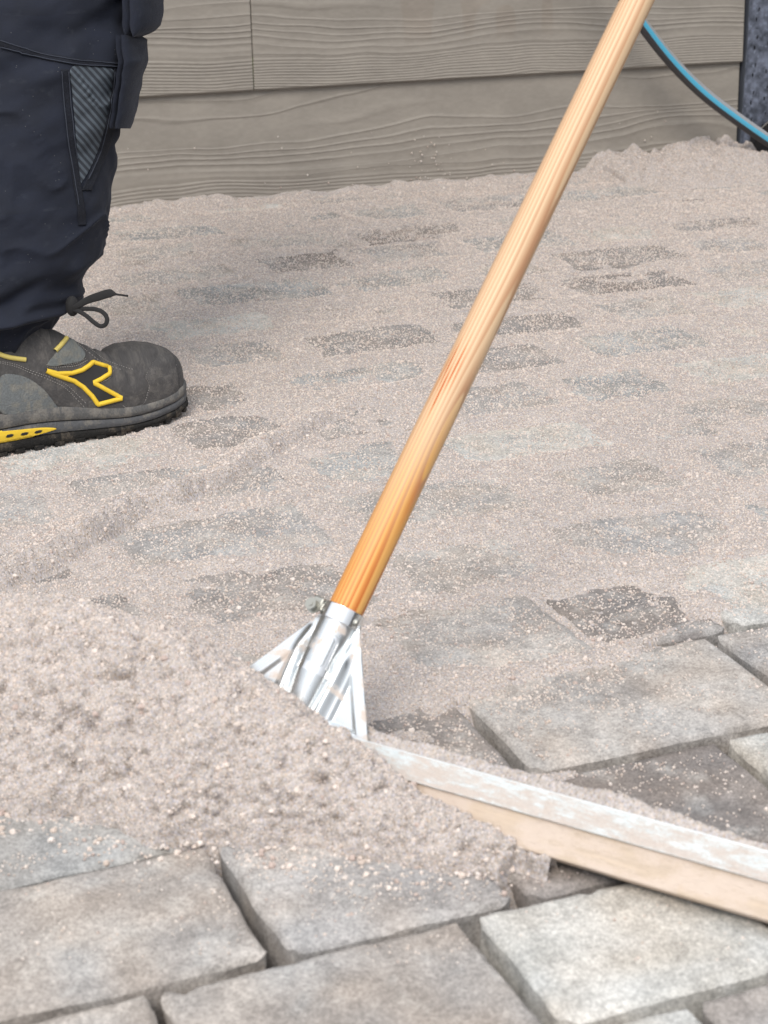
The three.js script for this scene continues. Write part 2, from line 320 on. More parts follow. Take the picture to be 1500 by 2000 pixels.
/* ------------------------------------------------------------------ heap of sand in front of the tool */
const UPV = V3(0, 1, 0);
const crestPts = [], toePts = [];
{
  const vplane = E2.clone();
  for (const [u, v] of [[-260, 1120], [-120, 1132], [0, 1146], [150, 1166], [300, 1205], [400, 1252], [480, 1312], [560, 1352], [640, 1402], [722, 1452]]) { const w = onPlane(u, v, vplane, BAR0); crestPts.push([w.clone().sub(BAR0).dot(E1), w.y]); }
  for (const [u, v] of [[840, 1540], [950, 1592], [1000, 1640], [1045, 1668]]) { const w = onPlane(u, v, FN, BAR0); crestPts.push([w.clone().sub(BAR0).dot(E1), w.y]); }
  for (const [u, v] of [[-260, 1560], [-120, 1575], [0, 1585], [150, 1598], [235, 1640], [300, 1652], [420, 1640], [600, 1662], [700, 1675], [800, 1692], [900, 1705], [970, 1712], [1020, 1700], [1045, 1670]]) { const w = onGround(u, v).sub(BAR0); toePts.push([w.dot(E1), w.dot(E2)]); }
}
const interp = (tab, x) => { if (x <= tab[0][0]) return tab[0][1]; for (let i = 1; i < tab.length; i++) if (x <= tab[i][0]) { const t = (x - tab[i - 1][0]) / (tab[i][0] - tab[i - 1][0]); return lerp(tab[i - 1][1], tab[i][1], t); } return tab[tab.length - 1][1]; };
toePts.sort((p, q) => p[0] - q[0]); crestPts.sort((p, q) => p[0] - q[0]);
const crestAt = (s) => { let h = 0; for (let k = -3; k <= 3; k++) h += interp(crestPts, s + k * 0.006); return h / 7; };
function heapBase(s, t) {                                   // smooth body of the heap: s along the bar, t out from it
  if (s > 0.02) return -1;
  const Hc = crestAt(s) - 0.007 * clamp((-s - 0.05) / 0.1) + 0.003 * fbm(s * 30, 1, 171, 2), T = Math.max(0.004, interp(toePts, s) + 0.011 * fbm(s * 34, 2, 172, 3) - 0.003);
  if (t >= 0) { const q = t / T; return q < 1 ? Math.min(Hc, Hc * (0.72 * (1 - Math.pow(q, 1.15)) + 0.28 * (1 - q * q * q)) + 0.013 * Math.sqrt(1 - q) * clamp(Hc / 0.03)) : -(q - 1) * T * 2.2; }
  const far = 1 - sstep(-0.20, -0.13, s); return Hc + t * lerp(1.35, 0.6, far) - 4 * far * t * t;
}
function lumps3(x, y, z, s) {
  const xi = Math.floor(x), yi = Math.floor(y), zi = Math.floor(z); let best = 9;
  for (let k = -1; k <= 1; k++) for (let j = -1; j <= 1; j++) for (let i = -1; i <= 1; i++) {
    const q = s + (zi + k) * 57, px = xi + i + hash(xi + i, yi + j, q), py = yi + j + hash(xi + i, yi + j, q + 1), pz = zi + k + hash(xi + i, yi + j, q + 2);
    const d = ((px - x) ** 2 + (py - y) ** 2 + (pz - z) ** 2) * (0.7 + 0.8 * hash(xi + i, yi + j, q + 3)); if (d < best) best = d;
  }
  return Math.sqrt(Math.max(0, 1 - best * 1.15));
}
function heapLump(x, y, z) {                                 // crumbly skin, metres outward
  const g = 0.45 + 0.55 * sstep(0.3, 0.7, n2(x * 38 + y * 20, z * 38, 193)), a = 0.003 * sn(x * 150, z * 150 + y * 90, 191), b = 0.003 * sn(x * 150 + 50, z * 150 + y * 90, 192);
  return 0.0052 * fbm(x * 26, z * 26 + y * 20, 181, 3) + 0.0098 * g * (lumps3((x + a) * 74, y * 74, (z + b) * 74, 183) - 0.66) + 0.0072 * (lumps3((x + a) * 148, y * 148, (z + b) * 148, 185) - 0.62) + 0.0014 * (lumps3(x * 310, y * 310, z * 310, 187) - 0.5);
}
function heapPoint(s, t) {                                   // a point of the skin, pushed out along the body's normal
  const e = 0.004, h = heapBase(s, t), hs = (heapBase(Math.min(s + e, 0.02), t) - heapBase(s - e, t)) / (2 * e), ht = (heapBase(s, t + e) - heapBase(s, t - e)) / (2 * e);
  const p = heapToWorld(s, t, h), k = Math.min(1, 0.35 + clamp(h / 0.03)), cs = clamp(hs, -1.5, 1.5), ct = clamp(ht, -2.2, 2.2), L = Math.hypot(1, cs, ct), w = heapLump(p.x, p.y, p.z) * k;
  p.addScaledVector(E1, -cs / L * w).addScaledVector(E2, -ct / L * w); p.y += w / L; return p;
}
const heapToWorld = (s, t, y) => V3(BAR0.x + E1.x * s + E2.x * t, y, BAR0.z + E1.z * s + E2.z * t);
{
  const ST = 0.0011, s0 = -0.72, s1 = 0.014, ns = Math.round((s1 - s0) / ST), nt = 300, cols = [];
  for (let i = 0; i <= ns; i++) {                            // each column is spaced evenly along its own slope
    const s = s0 + i * ST, tab = [[0, -0.11]]; let L = 0, ph = heapBase(s, -0.11);
    const tEnd = Math.max(0.004, interp(toePts, s)) + 0.03;
    for (let t = -0.109; t <= tEnd; t += 0.001) { const h = heapBase(s, t); L += Math.hypot(0.001, Math.min(0.004, Math.abs(h - ph))); ph = h; tab.push([L, t]); }
    const col = (k) => { const d = k * L; let lo = 0, hi = tab.length - 1; while (hi - lo > 1) { const m = (lo + hi) >> 1; if (tab[m][0] <= d) lo = m; else hi = m; } return lerp(tab[lo][1], tab[hi][1], clamp((d - tab[lo][0]) / Math.max(1e-9, tab[hi][0] - tab[lo][0]))); }; col.len = L; cols.push(col);
  }
  const g = gridGeo(ns, nt, (i, j) => { const s = s0 + i * ST, p = heapPoint(s, cols[i](j / nt)); p.along = s; p.down = cols[i].len * j / nt; return p.y < -0.03 ? null : p; }, null, 0.36);
  const heap = mesh('sand_heap', g, sandMat, scene);
  heap.userData.kind = 'stuff'; tag(heap, 'heap of damp crumbly beige sand piled against the metal bar of the scraper', 'sand heap');
  globalThis.sandHeap = heap;
}
function backRidge(s, t) { const c = 0.0475 + 0.003 * fbm(s * 26, 5, 175, 3) - 0.006 * sstep(0.0, 0.2, s), x = t + 0.036, n = 0.003 * fbm(s * 60, t * 60, 176, 3) + 0.0025 * (lumps(s * 150, t * 150, 177) - 0.5) + 0.002 * (lumps(s * 320, t * 320, 178) - 0.5); return (x > 0 ? c - x * 0.7 : c + x * (0.95 + 0.3 * fbm(s * 14, 3, 179, 2))) + n; }
{
  const ST = 0.0013, s0 = -0.17, s1 = 0.27, t0 = -0.115, t1 = -0.020;
  const g = gridGeo(Math.round((s1 - s0) / ST), Math.round((t1 - t0) / ST), (i, j) => { const s = s0 + i * ST, t = t0 + j * ST, h = backRidge(s, t); return h < -0.02 ? null : heapToWorld(s, t, h); }, null, 0.36);
  const rg = mesh('sand_ridge', g, sandMat, scene); rg.userData.kind = 'stuff'; tag(rg, 'low ridge of sand lying along the back of the scraper bar', 'sand');
}
/* loose grains and crumbs of sand */
{
  const crumbGeo = (s) => { const g = new THREE.IcosahedronGeometry(1, 1), p = g.attributes.position; for (let i = 0; i < p.count; i++) { const x = p.getX(i), y = p.getY(i), z = p.getZ(i), k = 1 + 0.5 * (hash(Math.round(x * 50), Math.round(y * 50) + Math.round(z * 50) * 131, s) - 0.5); p.setXYZ(i, x * k, y * k * 0.85, z * k); } g.computeVertexNormals(); return g; };
  const grainGeo = new THREE.IcosahedronGeometry(1, 0);
  const pale = std([1, 1, 1], 0.92);
  const tones = [[0.64, 0.565, 0.51], [0.66, 0.58, 0.53], [0.56, 0.475, 0.415], [0.67, 0.61, 0.57], [0.47, 0.38, 0.34], [0.64, 0.55, 0.49], [0.68, 0.61, 0.56], [0.58, 0.51, 0.47]];
  function scatter(name, geo, list, parent) {
    const im = new THREE.InstancedMesh(geo, pale, list.length), M = new THREE.Matrix4(), Q = new THREE.Quaternion(), S = V3(1, 1, 1), E = new THREE.Euler(), C = new THREE.Color();
    list.forEach((q, i) => {
      E.set(q.r1 * 6.28, q.r2 * 6.28, q.r1 * 3.1); Q.setFromEuler(E);
      S.set(q.r, q.r * (0.7 + 0.5 * q.r2), q.r * (0.75 + 0.45 * q.r1)); M.compose(q.p, Q, S); im.setMatrixAt(i, M);
      const t = tones[Math.floor(q.c * 0.999 * tones.length)]; im.setColorAt(i, C.setRGB(...t));
    });
    im.name = name; im.userData.kind = 'stuff'; im.castShadow = im.receiveShadow = true; parent.add(im); return im;
  }
  const crumbs = [], heapGrains = [];
  for (let k = 0; k < 3500; k++) {
    const s = rr(-0.71, 0.012), t = rr(-0.05, 0.22), p = heapPoint(s, t); if (p.y < 0.001 || heapBase(s, t) < 0) continue;
    const r = 0.0008 + 0.0016 * Math.pow(rnd(), 3); p.y -= r * rr(-0.1, 0.6); crumbs.push({ p, r, r1: rnd(), r2: rnd(), c: Math.pow(rnd(), 1.3) * 0.8 });
  }
  for (let k = 0; k < 60000; k++) {
    const s = rr(-0.71, 0.012), t = rr(-0.05, 0.22), p = heapPoint(s, t); if (p.y < 0.001 || heapBase(s, t) < 0) continue;
    const r = rr(0.0004, 0.0008); heapGrains.push({ p, r, r1: rnd(), r2: rnd(), c: rnd() });
  }
  // crumbs rolled out past the toe of the heap
  for (let k = 0; k < 700; k++) {
    const s = rr(-0.7, 0.0), T = interp(toePts, s), t = T + 0.035 * Math.pow(rnd(), 2.2), w = heapToWorld(s, t, 0), st = stoneAt(toA(w.x, w.z), toB(w.x, w.z)); if (!st) continue;
    const r = 0.0007 + 0.0019 * Math.pow(rnd(), 3); w.y = TOPY(st, toA(w.x, w.z), toB(w.x, w.z)) + r * 0.5; crumbs.push({ p: w, r, r1: rnd(), r2: rnd(), c: rnd() * 0.8 });
  }
  scatter('sand_crumb', crumbGeo(5), crumbs, globalThis.sandHeap); scatter('sand_grain', grainGeo, heapGrains, globalThis.sandHeap);
  // grains over the layer and on the stones it has left bare
  const lay = [];
  for (let k = 0; k < 420000 && lay.length < 230000; k++) {
    const z = -Math.pow(rnd(), 0.8) * 2.95 - 0.95, lim = 0.2056 * (-z * 0.9354 + 0.23) + 0.08, x = rr(-lim, lim), a = toA(x, z), b = toB(x, z); if (b < -3.09) continue;
    const st = stoneAt(a, b); let y = -0.1, dens = 0, top = -1;
    if (st && Math.min(a - st.a0, st.a1 - a, b - st.b0, st.b1 - b) > 0.011) top = TOPY(st, a, b);
    const d = covDist(x, z);
    if (d > -0.05) { y = sandH(x, z); dens = 0.6; }
    if (y < top) { y = top; dens = d > 0 ? 0.30 + 0.45 * n2(x * 60, z * 60, 9) : Math.max(0.03, 0.6 * Math.exp(d * 8)) * sstep(0.25, 0.75, n2(x * 30, z * 30, 19) * 0.6 + 0.4 * n2(x * 90, z * 90, 20)); }
    if (y < -0.03 || rnd() > dens) continue;
    const r = rr(0.00045, 0.0010) * (rnd() > 0.97 ? 1.7 : 1) * (1 + 0.12 * (-z - 1.2)); lay.push({ p: V3(x, y + r * 0.35, z), r, r1: rnd(), r2: rnd(), c: rnd() });
  }
  const lumpsOn = [];
  for (let k = 0; k < 60000 && lumpsOn.length < 4200; k++) {  // small clods lying on the swept sand, mostly in drifts
    const z = -Math.pow(rnd(), 0.8) * 2.9 - 1.0, lim = 0.2056 * (-z * 0.9354 + 0.23) + 0.08, x = rr(-lim, lim), b = toB(x, z); if (b < -3.09 || covDist(x, z) < 0.01) continue;
    const drift = sstep(0.45, 0.8, fbm(toA(x, z) * 5, b * 14, 205, 3) * 0.5 + 0.5) + 3 * clamp(ridgeAt(x, z) / 0.01) + 1.5 * sstep(-2.95, -3.09, b); if (rnd() > 0.08 + 0.5 * drift) continue;
    const r = 0.0007 + 0.0017 * Math.pow(rnd(), 3), st = stoneAt(toA(x, z), b), y = Math.max(sandH(x, z), st ? TOPY(st, toA(x, z), b) - 0.001 : -1); lumpsOn.push({ p: V3(x, y + r * 0.3, z), r, r1: rnd(), r2: rnd(), c: rnd() });
  }
  scatter('sand_crumb', crumbGeo(9), lumpsOn, globalThis.sandLayer);
  for (let k = 0; k < 90; k++) { const a = 0.8 + 1.2 * rnd(), y = 0.01 + 0.10 * Math.pow(rnd(), 1.8), cl = rnd() < 0.5 ? rr(1.36, 1.44) : a; lay.push({ p: AB(cl, -3.1 + 0.001, y), r: rr(0.0007, 0.0019), r1: rnd(), r2: rnd(), c: 0.6 * rnd() }); }
  scatter('sand_grain', grainGeo, lay, globalThis.sandLayer);
}

/* ------------------------------------------------------------------ clad wall */
const WB = -3.1;                                             // plane of the lowest board's face
{
  const wall = new THREE.Group(); wall.name = 'clad_wall'; scene.add(wall);
  tag(wall, 'taupe wall clad in horizontal wood-grain boards behind the pavement', 'wall');
  const grainBoard = (s) => texture(2048, 256, (i, j, u, v) => {
    const U = u * 2.8, Vm = v * 0.2; // metres, v up from the lower edge
    const A = lerp(0.006, 0.028, sstep(0.03, 0.13, Vm));
    let y = Vm + A * fbm(U * 2.9, Vm * 9, s, 3) + 0.0035 * fbm(U * 9, Vm * 20, s + 7, 2);
    // two eyes in the figure
    for (const [ku, kv, kr] of [[0.35 + 0.3 * hash(s, 1, 1), 0.11, 0.05], [1.25 + 0.4 * hash(s, 2, 1), 0.105, 0.06], [2.35 + 0.3 * hash(s, 3, 1), 0.115, 0.05]]) { const dx = (U - ku) / (kr * 2.6), dy = (Vm - kv) / kr, q = Math.exp(-(dx * dx + dy * dy)); y += q * 0.022 * Math.sign(dy) * Math.sqrt(Math.abs(dy)); }
    const sp = lerp(0.0046, 0.0155, sstep(0.045, 0.15, y)), phi = y / sp * (1 - 0.35 * sstep(0.045, 0.15, y)) + 0.5 * fbm(U * 1.7, y * 30, s + 3, 2);
    const fr = phi - Math.floor(phi), amp = clamp(0.35 + 0.9 * n2(U * 4 + 7 * Math.floor(phi), Math.floor(phi), s + 9)) * sstep(0.1, 0.3, n2(U * 1.3, Vm * 25, s + 11) + 0.15);
    const w = Math.min(fr, 1 - fr) * sp, gv = Math.exp(-((w / (0.0011 + 0.0007 * n2(U * 5, y * 60, s + 13))) ** 2)), prof = 0.72 + 0.28 * fr - 0.72 * gv;
    return clamp(0.5 + (prof - 0.6) * amp * 0.85 + 0.05 * (tn(u * 500, v * 60, 500, s) - 0.5));
  }, false);
  const stainTex = texture(1024, 256, (i, j, u, v) => {      // dust specks and drip marks of its own outline
    let k = 0.94 + 0.05 * fbm(u * 40, v * 6, 61, 3) + 0.03 * fbm(u * 300, v * 60, 62, 2);
    if (hash(i, j, 63) > 0.9988) k += 0.14; const drip = sstep(0.66, 0.72, n2(u * 70, v * 2.2, 65)) * sstep(0.55, 0.8, n2(u * 6, v * 1.5, 66)); 
    return [k - drip * 0.02, k - drip * 0.032, k - drip * 0.04];
  }, true);
  const bumps = [grainBoard(301), grainBoard(332), grainBoard(367)];
  const mats = bumps.map((b, k) => { const m = std([0.335, 0.308, 0.272], 0.62, { map: stainTex, bumpMap: b, bumpScale: 0.0019 }); return m; });
  function board(a0, a1, y0, k, off, hgt = 0.19) {
    const w = a1 - a0, T = 0.010;
    const g = new THREE.BoxGeometry(w, hgt, T, 1, 1, 1), p = g.attributes.position, uv = g.attributes.uv;
    const gb = new THREE.BufferGeometry();
    // a bevelled plank: section drawn once, extruded along the course
    const sh = new THREE.Shape(); const e = 0.0022; sh.moveTo(0, 0); sh.lineTo(T - e, 0); sh.lineTo(T, e); sh.lineTo(T, hgt - e); sh.lineTo(T - e, hgt); sh.lineTo(0, hgt); sh.closePath();
    const ex = new THREE.ExtrudeGeometry(sh, { depth: w, bevelEnabled: true, bevelSize: 0.0012, bevelThickness: 0.0012, bevelSegments: 1, steps: 1 });
    const q = ex.attributes.position, u2 = ex.attributes.uv;
    for (let i = 0; i < q.count; i++) { const X = q.getX(i), Y = q.getY(i), Z = q.getZ(i); // X out, Y up, Z along
      const lean = 0.0105 * (1 - Y / hgt); const P = AB(a0 + Z, WB + X + lean - 0.0205, y0 + Y); q.setXYZ(i, P.x, P.y, P.z); u2.setXY(i, (a0 + Z - off) / 2.8, (hgt > 0.2 ? Math.max(0.001, Y - hgt + 0.19) : Y * 0.985 + 0.001) / 0.2); }
    ex.computeVertexNormals();
    return mesh(numbered('siding_board'), ex, mats[k], wall);
  }
  const EXPO = 0.178, Y1 = 0.191;
  board(-0.6, 2.052, -0.035, 0, -0.65, Y1 - EXPO + 0.225);                   // lowest board
  board(-0.9, 1.0625, Y1, 1, -0.7); board(1.0665, 2.052, Y1, 2, 0.95);
  for (let r = 1; r < 13; r++) { const cut = 0.6 + ((r * 0.77) % 1.2); board(-1.5, cut - 0.002, Y1 + EXPO * r, r % 3, -1.2); board(cut + 0.002, 2.052, Y1 + EXPO * r, (r + 1) % 3, 0.1); }
  const back = new THREE.BoxGeometry(4.3, 2.6, 0.08), bm = frameM(EA, UPV, EB, AB(0.20, WB - 0.072, 1.22)); back.applyMatrix4(bm);
  mesh('backing_wall', back, std([0.08, 0.08, 0.085], 0.9), wall);
  // boarded soffit and fascia of the roof that overhangs the wall
  const soff = new THREE.BoxGeometry(4.6, 0.018, 0.85).applyMatrix4(frameM(EA, UPV, EB, AB(0.2, WB + 0.40, 2.46))); mesh('roof_soffit', soff, std([0.30, 0.28, 0.25], 0.7), wall);
  const fas = new RoundedBoxGeometry(4.6, 0.20, 0.022, 1, 0.003).applyMatrix4(frameM(EA, UPV, EB, AB(0.2, WB + 0.838, 2.53))); mesh('fascia', fas, std([0.30, 0.28, 0.25], 0.7), wall);
  // moss along the butt joint
  const mo = new THREE.BoxGeometry(0.0036, 0.05, 0.004).applyMatrix4(frameM(EA, UPV, EB, AB(1.0645, WB - 0.006, Y1 + 0.03)));
  mesh('moss_strip', mo, std([0.10, 0.14, 0.04], 0.95), wall);
}

/* ------------------------------------------------------------------ perforated corner strip and black sheet at the wall's end */
{
  const strip = new THREE.Group(); strip.name = 'corner_strip'; strip.position.copy(AB(2.060, WB + 0.001, 0)); scene.add(strip);
  tag(strip, 'blue-grey galvanised corner strip with punched slots at the right end of the wall', 'metal strip');
  const sh = new THREE.Shape(); const W = 0.12, Ht = 2.3; sh.moveTo(0, 0.0); sh.lineTo(W, 0.0); sh.lineTo(W, Ht); sh.lineTo(0, Ht); sh.closePath();
  for (let y = 0.06; y < 0.6; y += 0.052) {
    for (const [dx, dy, r] of [[0.017, 0.0, 0.2], [0.0215, 0.019, -0.25], [0.047, 0.006, 0.1], [0.052, 0.028, 0.0], [0.08, 0.01, 0.1]]) {
      const h = new THREE.Path(), c = V3(dx, y + dy, 0), L = 0.0045, w = 0.0021, pts = [];
      for (let k = 0; k < 14; k++) { const t = k / 14 * 6.2832, px = Math.cos(t) * w, py = Math.sin(t) * (w + L * 0.6); pts.push(new THREE.Vector2(c.x + px * Math.cos(r) - py * Math.sin(r), c.y + px * Math.sin(r) + py * Math.cos(r))); }
      h.setFromPoints(pts); h.closePath(); sh.holes.push(h);
    }
  }
  const g = new THREE.ExtrudeGeometry(sh, { depth: 0.0012, bevelEnabled: true, bevelSize: 0.0003, bevelThickness: 0.0003, bevelSegments: 1 });
  const zincTex = texture(512, 512, (i, j, u, v) => { let k = 0.72 + 0.35 * fbm(u * 26, v * 26, 71, 4); if (hash(i >> 1, j >> 1, 72) > 0.993) k += 0.4; if (fbm(u * 60, v * 40, 73, 2) > 0.62) k += 0.25; return [k, k * 1.0, k * 1.02]; }, true);
  const uv = g.attributes.uv; for (let i = 0; i < uv.count; i++) uv.setXY(i, uv.getX(i) / 0.25, uv.getY(i) / 0.25);
  g.applyMatrix4(new THREE.Matrix4().makeBasis(EA, UPV, EB));
  mesh('slotted_plate', g, std([0.25, 0.285, 0.36], 0.55, { map: zincTex, metalness: 0.15 }), strip);
  // folded edge of the strip towards the boards
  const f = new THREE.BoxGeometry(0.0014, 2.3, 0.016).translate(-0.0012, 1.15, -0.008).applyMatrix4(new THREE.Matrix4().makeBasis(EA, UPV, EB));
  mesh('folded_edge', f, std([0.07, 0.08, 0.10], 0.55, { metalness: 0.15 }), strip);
}
{
  const grp = new THREE.Group(); grp.name = 'plastic_sheet'; const c = AB(2.10, WB + 0.03, 0.0); grp.position.copy(c); scene.add(grp);
  tag(grp, 'black plastic sheet hanging over the foot of the slotted corner strip', 'plastic sheet');
  const pts = [[1470, 262], [1484, 250], [1500, 234], [1540, 205], [1620, 190], [1640, 330], [1500, 326], [1478, 318], [1464, 300]];
  const P = pts.map(([u, v]) => onPlane(u, v, EB, c)), sh = new THREE.Shape(P.map((w) => new THREE.Vector2(w.clone().sub(c).dot(EA), w.y)));
  const g = new THREE.ExtrudeGeometry(sh, { depth: 0.002, bevelEnabled: true, bevelSize: 0.001, bevelThickness: 0.001, bevelSegments: 1 });
  const q = g.attributes.position; for (let i = 0; i < q.count; i++) q.setZ(i, q.getZ(i) + 0.006 * Math.sin(q.getX(i) * 70 + q.getY(i) * 25));
  g.applyMatrix4(new THREE.Matrix4().makeBasis(EA, UPV, EB)); g.computeVertexNormals();
  mesh('sheet', g, std([0.012, 0.012, 0.014], 0.35), grp);
}

/* ------------------------------------------------------------------ dark fence to the right, outside the frame: it is what the zinc mirrors */
{
  const fence = new THREE.Group(); fence.name = 'board_fence'; fence.position.set(3.1, 0, 0); scene.add(fence);
  tag(fence, 'dark stained board fence standing to the right of the pavement', 'fence');
  const dark = std([0.028, 0.030, 0.036], 0.7, { bumpMap: grainBump, bumpScale: 0.001 }), bg = new RoundedBoxGeometry(0.02, 0.138, 5.4, 1, 0.003), pg = new RoundedBoxGeometry(0.09, 2.0, 0.09, 1, 0.004);
  for (let k = 0; k < 13; k++) mesh(numbered('fence_board'), bg, dark, fence).position.set(0, 0.08 + k * 0.144, -1.5);
  for (let k = 0; k < 4; k++) mesh(numbered('fence_post'), pg, dark, fence).position.set(0.058, 0.96, -4.1 + k * 1.75);
}

/* ------------------------------------------------------------------ hose */
{
  const wallOff = (u, v, o) => onPlane(u, v, EB, AB(0, WB + o));
  const pts = [wallOff(1120, -140, 0.10), wallOff(1185, -50, 0.095), wallOff(1222, 0, 0.09), wallOff(1256, 50, 0.085), wallOff(1310, 118, 0.08), wallOff(1370, 178, 0.08), wallOff(1440, 232, 0.085), wallOff(1505, 277, 0.09), wallOff(1600, 335, 0.10), wallOff(1720, 385, 0.12)];
  pts[pts.length - 1].y = Math.max(pts[pts.length - 1].y, 0.012);
  const grp = new THREE.Group(); grp.name = 'garden_hose'; scene.add(grp);
  tag(grp, 'grey garden hose with a light blue stripe hanging in front of the wall', 'hose');
  const curve = new THREE.CatmullRomCurve3(pts, false, 'centripetal'), R = 0.0115, N = 90;
  mesh('hose_body', new THREE.TubeGeometry(curve, N, R, 20), std([0.30, 0.31, 0.33], 0.42), grp);
  const strip = (ang, half, off) => { const fr = []; return gridGeo(N, 6, (i, j) => { const t = i / N, p = curve.getPointAt(t), tg = curve.getTangentAt(t); const side = tg.clone().cross(UPV).normalize(); if (side.dot(EB) < 0) side.negate(); const up = side.clone().cross(tg).normalize(); if (up.y < 0) up.negate(); const a = ang + (j / 6 - 0.5) * 2 * half; return p.addScaledVector(side, Math.cos(a) * (R + off)).addScaledVector(up, Math.sin(a) * (R + off)); }); };
  mesh('blue_stripe', strip(-0.02, 0.34, 0.0005), std([0.09, 0.42, 0.62], 0.4), grp);
  mesh('dark_stripe', strip(-0.98, 0.58, 0.0005), std([0.045, 0.045, 0.05], 0.45), grp);
}

/* ------------------------------------------------------------------ sand scraper: handle, socket, clamp, bar */
{
  const tool = new THREE.Group(); tool.name = 'sand_scraper'; scene.add(tool);
  tag(tool, 'sand scraper with orange-brown wooden handle and galvanised bar dragging the heap', 'scraper');
  const SC = -0.1995, LT = 0.0402;                            // middle of the bar; height of its face
  const half = 0.60;
  const B = frameM(E1, HP, FN, BAR0);
  const put = (g) => g.applyMatrix4(B);
  // sand-dusted zinc and sand-dusted wood
  const zinc = texture(1024, 128, (i, j, u, v) => { const d = fbm(u * 60, v * 5, 401, 4) + 0.5 * fbm(u * 160, v * 16, 402, 3) + 0.5 * (0.62 - v) + 0.42, s = 0.1 + 0.9 * sstep(-0.15, 0.75, d + 1.1 * (hash(i, j, 403) - 0.5)); const g = 0.86 + 0.14 * (hash(i, j, 404) - 0.5); return [lerp(0.86, 0.89 * g, s), lerp(0.90, 0.845 * g, s), lerp(0.915, 0.81 * g, s)]; }, true);
  const zincM = texture(1024, 128, (i, j, u, v) => { const d = fbm(u * 60, v * 5, 401, 4) + 0.5 * fbm(u * 160, v * 16, 402, 3) + 0.5 * (0.62 - v) + 0.42, s = 0.1 + 0.9 * sstep(-0.15, 0.75, d + 1.1 * (hash(i, j, 403) - 0.5)); return [0, 0.5 + 0.45 * s, 0.7 * (1 - s)]; }, false);
  const faceMat = std(0xffffff, 1, { map: zinc, metalnessMap: zincM, roughnessMap: zincM, metalness: 1, bumpMap: sandBump, bumpScale: 0.0003 });
  const uvBox = (g, x0, w, y0, h) => { const p = g.attributes.position, uv = g.attributes.uv; for (let i = 0; i < p.count; i++) uv.setXY(i, (p.getX(i) - x0) / w, (p.getY(i) - y0) / h); return g; };
  const face = new THREE.Shape(); const r = 0.006, xL = SC - half, xR = 0.19, y0 = 0.0228, y1 = LT;
  face.moveTo(xL, y0); face.lineTo(xR - r, y0); face.quadraticCurveTo(xR, y0, xR, y0 + r); face.lineTo(xR, y1); face.lineTo(xL, y1); face.closePath();
  let g = new THREE.ExtrudeGeometry(face, { depth: 0.0012, bevelEnabled: true, bevelSize: 0.0004, bevelThickness: 0.0004, bevelSegments: 2 }).translate(0, 0, 0.0035);
  uvBox(g, xL, 0.8, y0, y1 - y0); mesh('metal_face', put(g), faceMat, tool);
  // folded top edge
  g = new RoundedBoxGeometry(xR - xL, 0.0016, 0.026, 2, 0.0007).translate((xL + xR) / 2, LT + 0.0002, -0.0080); uvBox(g, xL, 0.8, LT - 0.002, 0.004);
  mesh('metal_top', put(g), std([0.78, 0.82, 0.84], 0.38, { metalness: 0.8 }), tool);
  const woodTex = texture(1024, 128, (i, j, u, v) => { const w = fbm(u * 14, v * 16, 411, 4), s = sstep(-0.35, 0.3, fbm(u * 50, v * 5, 412, 4) + 0.6 * (hash(i, j, 413) - 0.5)); const k = 1 + 0.07 * w; return [lerp(0.76 * k, 0.79, s), lerp(0.695 * k, 0.73, s), lerp(0.625 * k, 0.68, s)]; }, true);
  g = new RoundedBoxGeometry(xR + 0.35 - xL, 0.0388, 0.018, 2, 0.0016).translate((xL + xR + 0.35) / 2, 0.01945, -0.009 + 0.002); uvBox(g, xL, 0.9, 0, 0.042);
  mesh('wooden_blade', put(g), std(0xffffff, 0.85, { map: woodTex, bumpMap: sandBump, bumpScale: 0.0004 }), tool);


  // pressed socket: heightfield over a triangle, in the plane of the face
  const base = barP(SC, LT, 0.0045), Hx = E1.clone().addScaledVector(HDIR, -E1.dot(HDIR)).normalize(), Hn = Hx.clone().cross(HDIR).normalize(); if (Hn.y < 0) Hn.negate();
  const SB = frameM(Hx, HDIR, Hn, base);                     // local: x across, y up the handle, z out of the sheet
  const LEN = 0.085, R = 0.0142;
  const halfW = (L) => L > 0.081 ? 0.0145 : lerp(0.0665, 0.0165, clamp(L / 0.079));
  const hgt = (x, L) => {
    const rad = lerp(0.0108, R, sstep(0, 0.05, L)), depth = lerp(0.8, 1.0, sstep(-0.01, 0.05, L)), ax = Math.abs(x);
    let z = ax < rad ? Math.sqrt(rad * rad - x * x) * depth : 0;
    // a broad rounded rib splays out on either side of the tube
    const rw = lerp(0.0072, 0.0045, clamp(L / 0.070)), q = rad + rw * 0.92, d = (ax - q) / rw; if (Math.abs(d) < 1.6 && ax > rad * 0.94) z = Math.max(z, 0.0068 * Math.exp(-d * d * 1.7) * (1 - sstep(0.048, 0.074, L)));
    // pressed triangle in each wing
    const inT = Math.min(L - 0.010, (halfW(L) - ax - 0.011) * 0.8, ax - q - rw - 0.002); z -= 0.0024 * sstep(-0.0012, 0.0022, inT);
    // keyhole groove on the tube
    const sx = x - 0.0065, sy = L - clamp(L, 0.044, 0.062), sd = Math.abs(Math.hypot(sx, sy) - 0.0036); if (x < 0.013 && x > 0) z -= 0.0014 * (1 - sstep(0.0004, 0.0012, sd));
    return z;
  };
  const nx = 260, nl = 190, sheet = (off, flip) => { const gg = gridGeo(nx, nl, (i, j) => { const L = j / nl * LEN - 0.004, hw = halfW(L), x = (i / nx * 2 - 1) * hw; return V3(x, L, hgt(x, L) + off); }); if (flip) { const a = gg.index.array; for (let k = 0; k < a.length; k += 3) { const t = a[k]; a[k] = a[k + 1]; a[k + 1] = t; } } gg.computeVertexNormals(); return gg; };
